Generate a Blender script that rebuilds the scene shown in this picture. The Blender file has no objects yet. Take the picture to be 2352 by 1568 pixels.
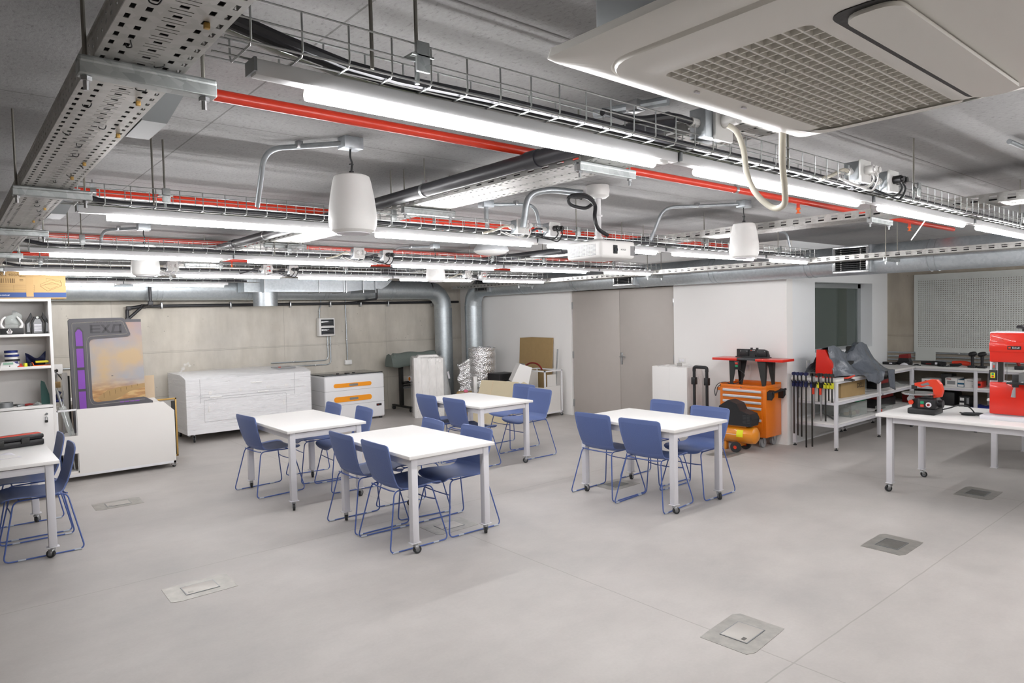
import bpy, bmesh, math, random
from mathutils import Vector, Matrix, Euler
random.seed(11)
SC = bpy.context.scene
COL = SC.collection
PI = math.pi
R = math.radians

# ------------------------------------------------------------------ camera
F_PX, YAW, PITCH, ROLL, EYE = 1557.4, R(49.933), R(2.327), R(1.277), 1.78
def _axes():
    f = Vector((math.cos(YAW)*math.cos(PITCH), math.sin(YAW)*math.cos(PITCH), -math.sin(PITCH)))
    r = Vector((math.sin(YAW), -math.cos(YAW), 0)); d = f.cross(r)
    return math.cos(ROLL)*r + math.sin(ROLL)*d, -math.sin(ROLL)*r + math.cos(ROLL)*d, f
AR, AD, AF = _axes()
cam = bpy.data.cameras.new('camera'); cam_o = bpy.data.objects.new('camera', cam); COL.objects.link(cam_o)
cam.sensor_width = 36; cam.lens = F_PX/2352*36; cam.clip_start = .05; cam.clip_end = 100
cam_o.matrix_world = Matrix.Translation((0, 0, EYE)) @ Matrix((AR, -AD, -AF)).transposed().to_4x4()
SC.camera = cam_o
def at(px, py, axis, val):
    """world point seen at a measured photo position, on the plane axis = val"""
    w = AR*(px-1176) + AD*(py-784) + AF*F_PX
    i = 'xyz'.index(axis); o = Vector((0, 0, EYE))
    return o + w*((val-o[i])/w[i])

# ------------------------------------------------------------------ materials
def lin(h):
    h = h.lstrip('#'); c = [int(h[i:i+2], 16)/255 for i in (0, 2, 4)]
    return tuple(x/12.92 if x <= .04045 else ((x+.055)/1.055)**2.4 for x in c) + (1,)
M = {}
class NT:
    def __init__(s, name):
        s.m = bpy.data.materials.new(name); s.m.use_nodes = True
        s.t = s.m.node_tree; s.b = s.t.nodes['Principled BSDF']; s.out = s.t.nodes['Material Output']
        M[name] = s.m
    def n(s, typ, **k):
        x = s.t.nodes.new(typ)
        for a, v in k.items():
            if a.startswith('i_'): x.inputs[a[2:].replace('_', ' ')].default_value = v
            else: setattr(x, a, v)
        return x
    def l(s, a, b): s.t.links.new(a, b)
    def coords(s, scale=(1, 1, 1), which='Object'):
        c = s.n('ShaderNodeTexCoord'); mp = s.n('ShaderNodeMapping'); mp.inputs['Scale'].default_value = scale
        s.l(c.outputs[which], mp.inputs[0]); return mp.outputs[0]
    def noise(s, scale, detail=4, co=None, rough=.55):
        x = s.n('ShaderNodeTexNoise'); x.inputs['Scale'].default_value = scale; x.inputs['Detail'].default_value = detail
        x.inputs['Roughness'].default_value = rough
        s.l(co if co is not None else s.coords(), x.inputs['Vector']); return x.outputs['Fac']
    def ramp(s, fac, stops):
        x = s.n('ShaderNodeValToRGB'); e = x.color_ramp.elements
        while len(e) < len(stops): e.new(.5)
        for k, (p, c) in enumerate(stops):
            e[k].position = p; e[k].color = lin(c) if isinstance(c, str) else (c, c, c, 1)
        s.l(fac, x.inputs[0]); return x.outputs[0]
    def mix(s, fac, a, b, mode='MIX'):
        x = s.n('ShaderNodeMixRGB', blend_type=mode)
        for k, v in ((0, fac), (1, a), (2, b)):
            if isinstance(v, (int, float)): x.inputs[k].default_value = v
            elif isinstance(v, str): x.inputs[k].default_value = lin(v)
            else: s.l(v, x.inputs[k])
        return x.outputs[0]
    def math(s, op, a, b=None, c=None):
        x = s.n('ShaderNodeMath', operation=op)
        for k, v in enumerate((a, b, c)):
            if v is None: continue
            if isinstance(v, (int, float)): x.inputs[k].default_value = v
            else: s.l(v, x.inputs[k])
        return x.outputs[0]
    def bump(s, h, strength=.2, dist=.01):
        x = s.n('ShaderNodeBump'); x.inputs['Strength'].default_value = strength; x.inputs['Distance'].default_value = dist
        s.l(h, x.inputs['Height']); s.l(x.outputs[0], s.b.inputs['Normal'])
    def line(s, coord, at_, w):
        """1 within w of at_ along a coordinate"""
        return s.math('LESS_THAN', s.math('ABSOLUTE', s.math('SUBTRACT', coord, at_)), w)
def mat(name, c, rough=.5, metal=0, var=0, vscale=8, bump=0, bscale=60, spec=.5, coat=0, emit=0, alpha=1):
    t = NT(name); b = t.b
    b.inputs['Base Color'].default_value = lin(c); b.inputs['Roughness'].default_value = rough
    b.inputs['Metallic'].default_value = metal; b.inputs['Specular IOR Level'].default_value = spec
    b.inputs['Coat Weight'].default_value = coat; b.inputs['Alpha'].default_value = alpha
    if var:
        f = t.noise(vscale, 3)
        t.l(t.mix(1, c, t.ramp(f, [(.3, 1-var), (.7, 1+var*.3)]), 'MULTIPLY'), b.inputs['Base Color'])
    if bump: t.bump(t.noise(bscale, 3), bump, .004)
    if emit:
        b.inputs['Emission Color'].default_value = lin(c); b.inputs['Emission Strength'].default_value = emit
    return t.m

def concrete_floor():
    t = NT('floor_concrete'); co = t.coords()
    sep = t.n('ShaderNodeSeparateXYZ'); t.l(co, sep.inputs[0]); X, Y = sep.outputs[0], sep.outputs[1]
    a = t.noise(.7, 5, co, .6); b = t.noise(3.2, 6, t.coords((1, 1.7, 1)), .65); g = t.noise(55, 3, co)
    c = t.ramp(a, [(.32, '#aca8a5'), (.5, '#b9b4b0'), (.68, '#c3beba')])
    c = t.mix(.55, c, t.ramp(b, [(.3, .86), (.55, 1.0), (.75, 1.04)]), 'MULTIPLY')
    c = t.mix(.3, c, t.ramp(g, [(.3, .9), (.7, 1.05)]), 'MULTIPLY')
    spots = t.ramp(t.noise(9, 8, co, .7), [(.70, 1.0), (.76, .82)])
    c = t.mix(.8, c, spots, 'MULTIPLY')
    wob = t.math('MULTIPLY', t.math('SUBTRACT', t.noise(4, 3, co), .5), .012)
    j = None
    for axis, p in ((X, 3.2), (X, 7.35), (X, -.95), (Y, 1.665), (Y, 5.19), (Y, 8.75)):
        k = t.line(t.math('ADD', axis, wob), p, .0042)
        j = k if j is None else t.math('MAXIMUM', j, k)
    c = t.mix(t.math('MULTIPLY', j, .5), c, '#8f8a83')
    t.l(c, t.b.inputs['Base Color'])
    t.l(t.ramp(b, [(.3, .42), (.7, .56)]), t.b.inputs['Roughness']); t.b.inputs['Specular IOR Level'].default_value = .4
    t.bump(t.math('SUBTRACT', t.math('MULTIPLY', g, .25), j), .12, .003)
def concrete_wall(name='wall_concrete', base=('#c0baae', '#cdc7bc', '#d8d3ca')):
    t = NT(name); co = t.coords(); sep = t.n('ShaderNodeSeparateXYZ'); t.l(co, sep.inputs[0])
    X, Y, Z = sep.outputs
    a = t.noise(.8, 5, co, .6); b = t.noise(2.2, 6, t.coords((1, 1, .35)), .6); st = t.noise(7, 4, t.coords((1, 1, .12)))
    c = t.ramp(a, [(.3, base[0]), (.5, base[1]), (.7, base[2])])
    c = t.mix(.85, c, t.ramp(b, [(.3, .76), (.6, 1.04)]), 'MULTIPLY')
    c = t.mix(.45, c, t.ramp(st, [(.3, .85), (.7, 1.05)]), 'MULTIPLY')
    v = t.n('ShaderNodeTexVoronoi'); v.inputs['Scale'].default_value = 9; t.l(co, v.inputs['Vector'])
    pit = t.ramp(v.outputs['Distance'], [(.05, .55), (.10, 1.0)])
    c = t.mix(t.ramp(t.noise(1.7, 2, co), [(.5, 0.), (.62, 1.)]), c, t.mix(1, c, pit, 'MULTIPLY'))
    wob = t.math('MULTIPLY', t.math('SUBTRACT', t.noise(3, 4, co), .5), .03)
    j = None
    for axis, p, w in ((Z, 1.30, .006), (Z, 1.32, .003), (Z, .62, .004)) + tuple((X, x, .004) for x in (1.95, 4.55, 6.55)) + ((Y, 2.0, .004),):
        k = t.line(t.math('ADD', axis, wob), p, w); j = k if j is None else t.math('MAXIMUM', j, k)
    c = t.mix(t.math('MULTIPLY', j, .3), c, '#5b564a')
    t.l(c, t.b.inputs['Base Color']); t.b.inputs['Roughness'].default_value = .85
    t.bump(t.noise(30, 5, co), .15, .004)
def ceiling_board():
    t = NT('ceiling_fibre'); co = t.coords(); sep = t.n('ShaderNodeSeparateXYZ'); t.l(co, sep.inputs[0]); X, Y = sep.outputs[0], sep.outputs[1]
    a = t.noise(.9, 4, co); n1 = t.noise(85, 4, t.coords((1, .55, 1)), .7); n2 = t.noise(48, 5, t.coords((.45, 1, 1)), .75)
    c = t.ramp(a, [(.3, '#8f8e8e'), (.7, '#9d9c9c')])
    c = t.mix(.8, c, t.ramp(n1, [(.30, .55), (.42, .95), (.6, 1.03), (.72, 1.12)]), 'MULTIPLY')
    c = t.mix(.7, c, t.ramp(n2, [(.30, .6), (.40, 1.0)]), 'MULTIPLY')
    j = None
    wob = t.math('MULTIPLY', t.math('SUBTRACT', t.noise(6, 3, co), .5), .004)
    for axis, p in [(Y, y) for y in (-.85, .75, 1.55, 3.15, 4.75, 6.35, 7.95, 9.55)] + [(X, x) for x in (.95, 3.35, 5.75, 8.15, -1.45)]:
        k = t.line(t.math('ADD', axis, wob), p, .0035); j = k if j is None else t.math('MAXIMUM', j, k)
    c = t.mix(t.math('MULTIPLY', j, .6), c, '#4c4a48')
    t.l(c, t.b.inputs['Base Color']); t.b.inputs['Roughness'].default_value = .9
    t.bump(n1, .35, .004)
def galvanised(name='galvanised', c0='#a9b0b6', c1='#c6ccd0', rough=.36):
    t = NT(name); co = t.coords()
    v = t.n('ShaderNodeTexVoronoi'); v.inputs['Scale'].default_value = 42; t.l(co, v.inputs['Vector'])
    f = t.n('ShaderNodeSeparateColor'); t.l(v.outputs['Color'], f.inputs[0])
    a = t.noise(2.2, 4, co)
    c = t.ramp(f.outputs[0], [(0, c0), (1, c1)])
    c = t.mix(.6, c, t.ramp(a, [(.3, .85), (.7, 1.05)]), 'MULTIPLY')
    t.l(c, t.b.inputs['Base Color']); t.b.inputs['Metallic'].default_value = .8
    t.l(t.ramp(f.outputs[1], [(0, rough), (1, rough+.05)]), t.b.inputs['Roughness'])
def film(name, c, alpha, scale=(3, 3, 22), strength=.6, rough=.16):
    t = NT(name); b = t.b; b.inputs['Base Color'].default_value = lin(c); b.inputs['Roughness'].default_value = rough
    b.inputs['Specular IOR Level'].default_value = .8
    co = t.coords(scale); n = t.noise(2.2, 5, co, .6); n2 = t.noise(9, 3, t.coords())
    t.bump(t.math('ADD', n, t.math('MULTIPLY', n2, .4)), strength, .03)
    t.l(t.ramp(n, [(.3, alpha-.12), (.7, alpha+.15)]), b.inputs['Alpha'])
concrete_floor(); concrete_wall(); concrete_wall('wall_concrete_dark', ('#a09788', '#aca395', '#b7afa3')); ceiling_board()
galvanised('galvanised', '#b4babf', '#c0c6ca', .38); galvanised('strut_steel', '#a2a6a6', '#bcc0c0', .4); galvanised('perforated_steel', '#aeada9', '#bdbcb9', .44)
galvanised('duct_steel', '#bfc7cc', '#cbd2d6', .42)
film('stretch_film', '#f4f4f5', .2, (1.0, 1.0, 22), .2, .12); film('clear_film', '#f4f2f0', .2, (4, 4, 1.0), .15); film('grey_plastic', '#666c76', .97, (3, 3, 3), .8, .2)
mat('wall_paint', '#f2f0ee', .75, bump=.05, bscale=90); mat('wall_paint_cool', '#eef0f2', .75, bump=.05, bscale=90)
mat('door_paint', '#b9b2ac', .5, var=.02); mat('steel', '#b4b6b8', .3, .9); mat('zinc_wire', '#b9bcbc', .32, .85); mat('rod_steel', '#8f8d86', .42, .8)
mat('red_pipe', '#c62f14', .38, coat=.2); mat('orange_head', '#e8641a', .45); mat('pvc_dark', '#35353a', .42); mat('pvc_black', '#232327', .45)
mat('white_enamel', '#e6e6e8', .38, coat=.1); mat('white_plastic', '#e9e8e6', .45); mat('cream_cable', '#dcd6c6', .5); mat('ac_plastic', '#faf8f3', .4); mat('ac_grille', '#a8a292', .6)
mat('laminate', '#edebe9', .38, var=.01, vscale=3); mat('white_frame', '#dcdbe0', .42); mat('cart_board', '#e6e3df', .45, var=.015, vscale=2)
mat('melamine', '#e8e6e4', .5); mat('melamine_back', '#dedbd9', .6); mat('black_plastic', '#1d1d1f', .45, bump=.1, bscale=400); mat('black_metal', '#222220', .5); mat('black_rubber', '#2c2e30', .6)
mat('grey_metal', '#8d9092', .4, .6); mat('grey_plastic_solid', '#8d8e90', .5); mat('dark_grey', '#3d3d40', .5); mat('chrome', '#d8dadc', .12, 1)
mat('bar_silver', '#d3d4d7', .38, .35); mat('orange_paint', '#df7412', .35, coat=.25); mat('orange_flap', '#f39a12', .4); mat('compressor_orange', '#e08a1c', .3, coat=.4); mat('red_paint', '#d5230f', .3, coat=.35); mat('red_plastic', '#d93a1c', .42); mat('red_dark', '#7e1512', .6)
mat('yellow_label', '#e6e21a', .6); mat('yellow', '#d7d629', .5); mat('blue_plastic', '#1d2d78', .45); mat('navy', '#1b2450', .55, bump=.3, bscale=25); mat('green_plastic', '#124a44', .4); mat('green_button', '#1a8f62', .4); mat('red_button', '#c43a2c', .4)
mat('cardboard', '#a98e62', .8, var=.06, vscale=14); mat('carton', '#a88a5e', .8, var=.05, vscale=10); mat('kraft', '#c0b498', .8, var=.04, vscale=6); mat('carton_ink', '#6d5636', .8); mat('carton_blue', '#2d4577', .7); mat('plywood', '#d3bda0', .65, var=.04, vscale=5)
mat('foam_white', '#eae8e6', .7, bump=.1, bscale=200); mat('paper', '#eceaf0', .7); mat('purple_panel', '#7b3aa6', .5, var=.12, vscale=3); mat('poster_grey', '#4c4a4f', .5); mat('poster_dark', '#38363b', .55); mat('poster_line', '#9c9890', .6)
mat('tarp_grey', '#69726d', .7, bump=.25, bscale=14); mat('clear_plastic', '#c9cfcc', .15, alpha=.35); mat('gold_frame', '#b8934f', .4, .3); mat('board_grey', '#a3a09c', .5); mat('dark_glass', '#2a2e33', .08, spec=.8)
mat('pegboard_grey', '#c6c9c5', .5); mat('copper_orange', '#e08a32', .6); mat('blue_box', '#1c5a7a', .6); mat('pink', '#e87c98', .5); mat('floor_plate', '#aaa7a1', .38, .5, var=.2, vscale=14); mat('floor_lid', '#bdb9b3', .42, .3, var=.05); mat('floor_lid_dark', '#6c6a66', .55, .3, var=.15, vscale=40)
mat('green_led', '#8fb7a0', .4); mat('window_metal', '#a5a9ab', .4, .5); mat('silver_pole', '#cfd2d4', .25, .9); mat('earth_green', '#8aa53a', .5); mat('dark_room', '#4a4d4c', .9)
def tube_light():
    t = NT('lit_tube'); t.b.inputs['Base Color'].default_value = (.9, .9, .9, 1)
    t.b.inputs['Emission Color'].default_value = (1, .995, 1, 1); t.b.inputs['Emission Strength'].default_value = TUBE_POWER
TUBE_POWER = 68.0; EXPO = 0.27
tube_light()
def chair_mats():
    mat('chair_blue', '#6173a6', .5, bump=.04, bscale=300); mat('chair_frame_blue', '#4c63a3', .4); mat('glide_clear', '#b9c0ca', .3)
    t = NT('chair_mesh_blue'); t.b.inputs['Base Color'].default_value = lin('#6173a6'); t.b.inputs['Roughness'].default_value = .5
    co = t.coords((1, 1, 1)); sep = t.n('ShaderNodeSeparateXYZ'); t.l(co, sep.inputs[0])
    k = PI/.0085
    a = t.math('MULTIPLY', t.math('SINE', t.math('MULTIPLY', t.math('ADD', sep.outputs[1], sep.outputs[2]), k)), t.math('SINE', t.math('MULTIPLY', t.math('SUBTRACT', sep.outputs[1], sep.outputs[2]), k)))
    dim = t.math('ABSOLUTE', a)
    inside = t.math('MULTIPLY', t.math('LESS_THAN', sep.outputs[2], .772), t.math('LESS_THAN', t.math('ABSOLUTE', sep.outputs[1]), .196))
    h = t.math('MULTIPLY', t.math('GREATER_THAN', dim, .42), inside)
    t.l(t.mix(h, '#6173a6', '#485a8c'), t.b.inputs['Base Color'])
    t.bump(t.math('MULTIPLY', h, -1), .5, .003)
chair_mats()
def glass_mats():
    t = NT('window_pane'); b = t.b; b.inputs['Base Color'].default_value = lin('#59645f'); b.inputs['Roughness'].default_value = .06; b.inputs['Alpha'].default_value = .8; b.inputs['Specular IOR Level'].default_value = .6
    t = NT('poster_art'); co = t.coords(); sep = t.n('ShaderNodeSeparateXYZ'); t.l(co, sep.inputs[0]); Z = sep.outputs[2]
    n = t.noise(1.9, 5, co, .5); n2 = t.noise(2.0, 3, t.coords((1, 1, 1.4)))
    sky = t.ramp(n, [(.36, '#8093b4'), (.46, '#979aa3'), (.54, '#a79b92'), (.64, '#b89f7c')])
    z = t.math('ADD', Z, t.math('MULTIPLY', t.math('SUBTRACT', n2, .5), .12))
    c = t.mix(t.ramp(z, [(1.55, 0.), (1.0, 1.)]), sky, '#a67f78')
    up = t.n('ShaderNodeMapRange'); up.inputs[1].default_value = 1.5; up.inputs[2].default_value = 1.85; t.l(Z, up.inputs[0])
    c = t.mix(t.math('MULTIPLY', up.outputs[0], .8), sky, '#a57f76')
    low = t.n('ShaderNodeMapRange'); low.inputs[1].default_value = 1.12; low.inputs[2].default_value = .98; t.l(z, low.inputs[0])
    c = t.mix(low.outputs[0], c, t.ramp(t.noise(6, 5, t.coords((1, 1, 4))), [(.35, '#9a6e42'), (.5, '#b58a55'), (.62, '#c7a571')]))
    t.l(c, t.b.inputs['Base Color']); t.b.inputs['Roughness'].default_value = .45
    t = NT('bubble_foil'); b = t.b; b.inputs['Base Color'].default_value = lin('#f0f0f1'); b.inputs['Metallic'].default_value = .85; b.inputs['Roughness'].default_value = .27
    v = t.n('ShaderNodeTexVoronoi'); v.inputs['Scale'].default_value = 48; t.l(t.coords(), v.inputs['Vector'])
    t.bump(t.math('ADD', v.outputs['Distance'], t.noise(9, 3)), .8, .012)
glass_mats()

# ------------------------------------------------------------------ mesh building
class MB:
    """collects shapes; build() links them as ONE mesh object"""
    def __init__(s): s.v = []; s.f = []; s.m = []; s.k = 0; s.T = None
    def mat(s, k): s.k = k; return s
    def add(s, vs, fs):
        o = len(s.v)
        s.v += [tuple(s.T @ Vector(p)) for p in vs] if s.T else [tuple(p) for p in vs]
        s.f += [tuple(i+o for i in f) for f in fs]; s.m += [s.k]*len(fs); return s
    def box(s, a, b, bev=0, seg=2):
        x0, y0, z0 = (min(a[i], b[i]) for i in range(3)); x1, y1, z1 = (max(a[i], b[i]) for i in range(3))
        vs = [(x0, y0, z0), (x1, y0, z0), (x1, y1, z0), (x0, y1, z0), (x0, y0, z1), (x1, y0, z1), (x1, y1, z1), (x0, y1, z1)]
        fs = [(0, 3, 2, 1), (4, 5, 6, 7), (0, 1, 5, 4), (1, 2, 6, 5), (2, 3, 7, 6), (3, 0, 4, 7)]
        if not bev: return s.add(vs, fs)
        bm = bmesh.new(); bv = [bm.verts.new(v) for v in vs]
        for f in fs: bm.faces.new([bv[i] for i in f])
        bmesh.ops.bevel(bm, geom=bm.edges[:], offset=min(bev, .49*min(x1-x0, y1-y0, z1-z0)), segments=seg, profile=.5, affect='EDGES')
        return s.take(bm)
    def cbox(s, c, size, bev=0, rot=None):
        h = [x/2 for x in size]; old = s.T
        m = Matrix.Translation(c) @ (Euler(rot).to_matrix().to_4x4() if rot else Matrix())
        s.T = (old @ m) if old else m
        s.box([-x for x in h], h, bev); s.T = old; return s
    def take(s, bm):
        bm.verts.index_update(); s.add([v.co[:] for v in bm.verts], [[v.index for v in f.verts] for f in bm.faces]); bm.free(); return s
    def tube(s, pts, r, n=8, closed=False, caps=True):
        pts = [Vector(p) for p in pts]; N = len(pts); rs = r if isinstance(r, (list, tuple)) else [r]*N
        vs = []; prev = None
        for i, p in enumerate(pts):
            a = pts[i-1] if (i or closed) else p; b = pts[(i+1) % N] if (i < N-1 or closed) else p
            t = (b-a); t = t.normalized() if t.length > 1e-9 else Vector((0, 0, 1))
            if prev is None:
                u = t.cross(Vector((0, 0, 1))) if abs(t.z) < .95 else t.cross(Vector((1, 0, 0)))
            else: u = prev - t*prev.dot(t)
            if u.length < 1e-6: u = t.orthogonal()
            u.normalize(); prev = u; w = t.cross(u)
            vs += [p + (u*math.cos(2*PI*k/n) + w*math.sin(2*PI*k/n))*rs[i] for k in range(n)]
        fs = []
        for i in range(N if closed else N-1):
            j = (i+1) % N
            fs += [(i*n+k, i*n+(k+1) % n, j*n+(k+1) % n, j*n+k) for k in range(n)]
        if caps and not closed: fs += [tuple(range(n))[::-1], tuple((N-1)*n+k for k in range(n))]
        return s.add(vs, fs)
    def cyl(s, p0, p1, r, n=16, r2=None): return s.tube([p0, p1], [r, r if r2 is None else r2], n)
    def lathe(s, prof, n=24, o=(0, 0, 0), axis='z', caps=True):
        vs = []; fs = []
        for r, z in prof:
            for k in range(n):
                a = 2*PI*k/n; x, y = r*math.cos(a), r*math.sin(a)
                p = {'z': (x, y, z), 'x': (z, x, y), 'y': (x, z, y)}[axis]
                vs.append((p[0]+o[0], p[1]+o[1], p[2]+o[2]))
        for i in range(len(prof)-1): fs += [(i*n+k, i*n+(k+1) % n, (i+1)*n+(k+1) % n, (i+1)*n+k) for k in range(n)]
        if caps: fs += [tuple(range(n))[::-1], tuple((len(prof)-1)*n+k for k in range(n))]
        return s.add(vs, fs)
    def prism(s, poly, lo, hi, axis='y'):
        """extrude a 2D outline; axis x: (y,z), y: (x,z), z: (x,y)"""
        f = {'x': lambda p, t: (t, p[0], p[1]), 'y': lambda p, t: (p[0], t, p[1]), 'z': lambda p, t: (p[0], p[1], t)}[axis]
        n = len(poly); vs = [f(p, lo) for p in poly] + [f(p, hi) for p in poly]
        return s.add(vs, [tuple(range(n))[::-1], tuple(range(n, 2*n))] + [(k, (k+1) % n, n+(k+1) % n, n+k) for k in range(n)])
    def grid(s, fn, nu, nv):
        vs = [fn(i/nu, j/nv) for j in range(nv+1) for i in range(nu+1)]
        return s.add(vs, [(j*(nu+1)+i, j*(nu+1)+i+1, (j+1)*(nu+1)+i+1, (j+1)*(nu+1)+i) for j in range(nv) for i in range(nu)])
    def plate(s, W, L, per, holes, fn):
        """sheet u in 0..W, v in 0..L with rectangular holes (u0,u1,v0,v1) repeated every per along v"""
        us = sorted({0, W} | {h[0] for h in holes} | {h[1] for h in holes})
        n = int(L/per); vb = sorted({0} | {h[2] for h in holes} | {h[3] for h in holes})
        vs_ = [k*per+v for k in range(n) for v in vb] + ([n*per] if n*per <= L else []) + ([L] if L-n*per > 1e-6 else [])
        idx = {}; vs = []; fs = []
        def g(i, j):
            if (i, j) not in idx: idx[(i, j)] = len(vs); vs.append(fn(us[i], vs_[j]))
            return idx[(i, j)]
        for j in range(len(vs_)-1):
            vm = (vs_[j]+vs_[j+1])/2; vl = vm % per if vm < n*per else -1
            for i in range(len(us)-1):
                um = (us[i]+us[i+1])/2
                if any(h[0] < um < h[1] and h[2] < vl < h[3] for h in holes): continue
                fs.append((g(i, j), g(i+1, j), g(i+1, j+1), g(i, j+1)))
        return s.add(vs, fs)
    def build(s, name, mats, parent=None, smooth=35, solid=0, loc=None):
        me = bpy.data.meshes.new(name); me.from_pydata(s.v, [], s.f); me.validate()
        for m in (mats if isinstance(mats, (list, tuple)) else [mats]): me.materials.append(M[m])
        if any(s.m): me.polygons.foreach_set('material_index', s.m[:len(me.polygons)])
        bm = bmesh.new(); bm.from_mesh(me); bmesh.ops.recalc_face_normals(bm, faces=bm.faces[:]); bm.to_mesh(me); bm.free()
        if smooth:
            me.polygons.foreach_set('use_smooth', [True]*len(me.polygons)); me.set_sharp_from_angle(angle=R(smooth))
        o = bpy.data.objects.new(name, me); COL.objects.link(o)
        if parent: o.parent = parent
        if loc: o.location = loc
        if solid: md = o.modifiers.new('thickness', 'SOLIDIFY'); md.thickness = solid; md.offset = 0
        return o
def fillet(pts, r, seg=5, closed=False):
    pts = [Vector(p) for p in pts]; N = len(pts); out = []
    for i, p in enumerate(pts):
        if not closed and i in (0, N-1): out.append(p); continue
        a, b = pts[i-1], pts[(i+1) % N]; da, db = (a-p), (b-p)
        k = min(r, da.length*.48, db.length*.48); p0 = p+da.normalized()*k; p1 = p+db.normalized()*k
        for q in range(seg+1):
            t = q/seg; out.append(p0*(1-t)**2 + p*2*t*(1-t) + p1*t*t)
    return out
def spline(pts, per=6):
    P = [Vector(p) for p in pts]; out = []
    for i in range(len(P)-1):
        a, b, c, d = P[max(i-1, 0)], P[i], P[i+1], P[min(i+2, len(P)-1)]
        for k in range(per):
            t = k/per; out.append(.5*((2*b)+(c-a)*t+(2*a-5*b+4*c-d)*t*t+(3*b-a-3*c+d)*t**3))
    out.append(P[-1]); return out
def rrect(x0, z0, x1, z1, r, seg=4):
    out = []
    for cx, cz, a0 in ((x1-r, z0+r, -90), (x1-r, z1-r, 0), (x0+r, z1-r, 90), (x0+r, z0+r, 180)):
        out += [(cx+r*math.cos(R(a0+90*k/seg)), cz+r*math.sin(R(a0+90*k/seg))) for k in range(seg+1)]
    return out
def thing(name, label, cat, loc=(0, 0, 0), rz=0, group=None):
    o = bpy.data.objects.new(name, None); COL.objects.link(o); o.empty_display_size = .05
    o.location = loc; o.rotation_euler = (0, 0, rz); return tag(o, label, cat, group)
def tag(o, label, cat, group=None):
    o['label'] = label; o['category'] = cat
    if group: o['group'] = group
    return o
def struct(o): o['kind'] = 'structure'; return o
def dup(root, loc, rz, label, group=None):
    r = root.copy(); COL.objects.link(r); r.location = loc; r.rotation_euler = (0, 0, rz); r['label'] = label
    if group: r['group'] = group
    for ch in list(root.children):
        c = ch.copy(); COL.objects.link(c); c.parent = r
        for g in list(ch.children):
            d = g.copy(); COL.objects.link(d); d.parent = c
    return r
def text(name, body, size, m, parent, loc, rot, depth=.0006, align='CENTER', sx=1):
    cu = bpy.data.curves.new(name, 'FONT'); cu.body = body; cu.size = size; cu.extrude = depth; cu.align_x = align; cu.align_y = 'CENTER'
    cu.resolution_u = 2; cu.materials.append(M[m]); o = bpy.data.objects.new(name, cu); COL.objects.link(o)
    me = bpy.data.meshes.new_from_object(o); bpy.data.objects.remove(o); bpy.data.curves.remove(cu)
    o = bpy.data.objects.new(name, me); COL.objects.link(o)
    o.parent = parent; o.location = loc; o.rotation_euler = rot; o.scale = (sx, 1, 1); return o
FACE_S = (PI/2, 0, 0)          # lettering that faces -Y
FACE_W = (PI/2, 0, -PI/2)      # lettering that faces -X
# ------------------------------------------------------------------ room shell
XL, YN, XR, YF, XW, YW, CZ = -3.5, -3.5, 11.5, 11.55, 8.33, 4.40, 2.65
struct(MB().box((XL-.2, YN-.2, -.2), (XR+.2, YF+.2, 0)).build('floor', 'floor_concrete', smooth=0))
struct(MB().box((XL-.2, YN-.2, CZ), (XR+.2, YF+.2, CZ+.2)).build('ceiling', 'ceiling_fibre', smooth=0))
struct(MB().box((XL-.2, YF, 0), (XR+.2, YF+.2, CZ)).build('wall_far', 'wall_concrete', smooth=0))
struct(MB().box((XL-.2, YN, 0), (XL, YF, CZ)).build('wall_left', 'wall_concrete', smooth=0))
struct(MB().box((XL, YN-.2, 0), (XR, YN, CZ)).build('wall_near', 'wall_concrete', smooth=0))
struct(MB().box((XR, YN-.2, 0), (XR+.2, YF, CZ)).build('wall_side', 'wall_concrete_dark', smooth=0))
D0, D1, DZ = 6.16, 8.31, 2.15
b = MB().box((XW, YW, 0), (XW+.15, D0, CZ)).box((XW, D1, 0), (XW+.15, YF, CZ)).box((XW, D0, DZ), (XW+.15, D1, CZ))
struct(b.build('wall_right', 'wall_paint', smooth=0))
WX0, WX1, WZ0, WZ1 = 9.09, 10.93, 1.16, 2.12
b = MB().box((XW+.15, YW, 0), (WX0, YW+.25, CZ)).box((WX1, YW, 0), (XR, YW+.25, CZ)).box((WX0, YW, 0), (WX1, YW+.25, WZ0)).box((WX0, YW, WZ1), (WX1, YW+.25, CZ))
struct(b.build('wall_window', 'wall_paint_cool', smooth=0))
struct(MB().box((XR-.012, YW-.62, 0), (XR, YW, CZ)).build('trim_1', 'wall_concrete_dark', smooth=0)) if False else None
# double door
e = thing('door_1', 'wide grey double door in white wall', 'door', (XW+.03, (D0+D1)/2, 0)); struct(e)
hw = (D1-D0)/2
for s in (-1, 1):
    lf = MB().box((0, s*.002, .006), (.045, s*(hw-.012), DZ-.012), .003).build('door_leaf', 'door_paint', e)
    for z in (.22, 1.05, 1.9):
        MB().box((-.012, s*(hw-.03), z-.06), (.0, s*(hw-.004), z+.06), .002).build('hinge', 'steel', lf)
h = MB().box((-.008, -.055, .93), (0, -.012, 1.12), .003).tube([(-.008, -.034, 1.06), (-.05, -.034, 1.06), (-.05, -.14, 1.055)], .009, 10).cyl((-.014, -.034, .97), (0, -.034, .97), .011, 12)
h.build('handle', 'steel', e)
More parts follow.
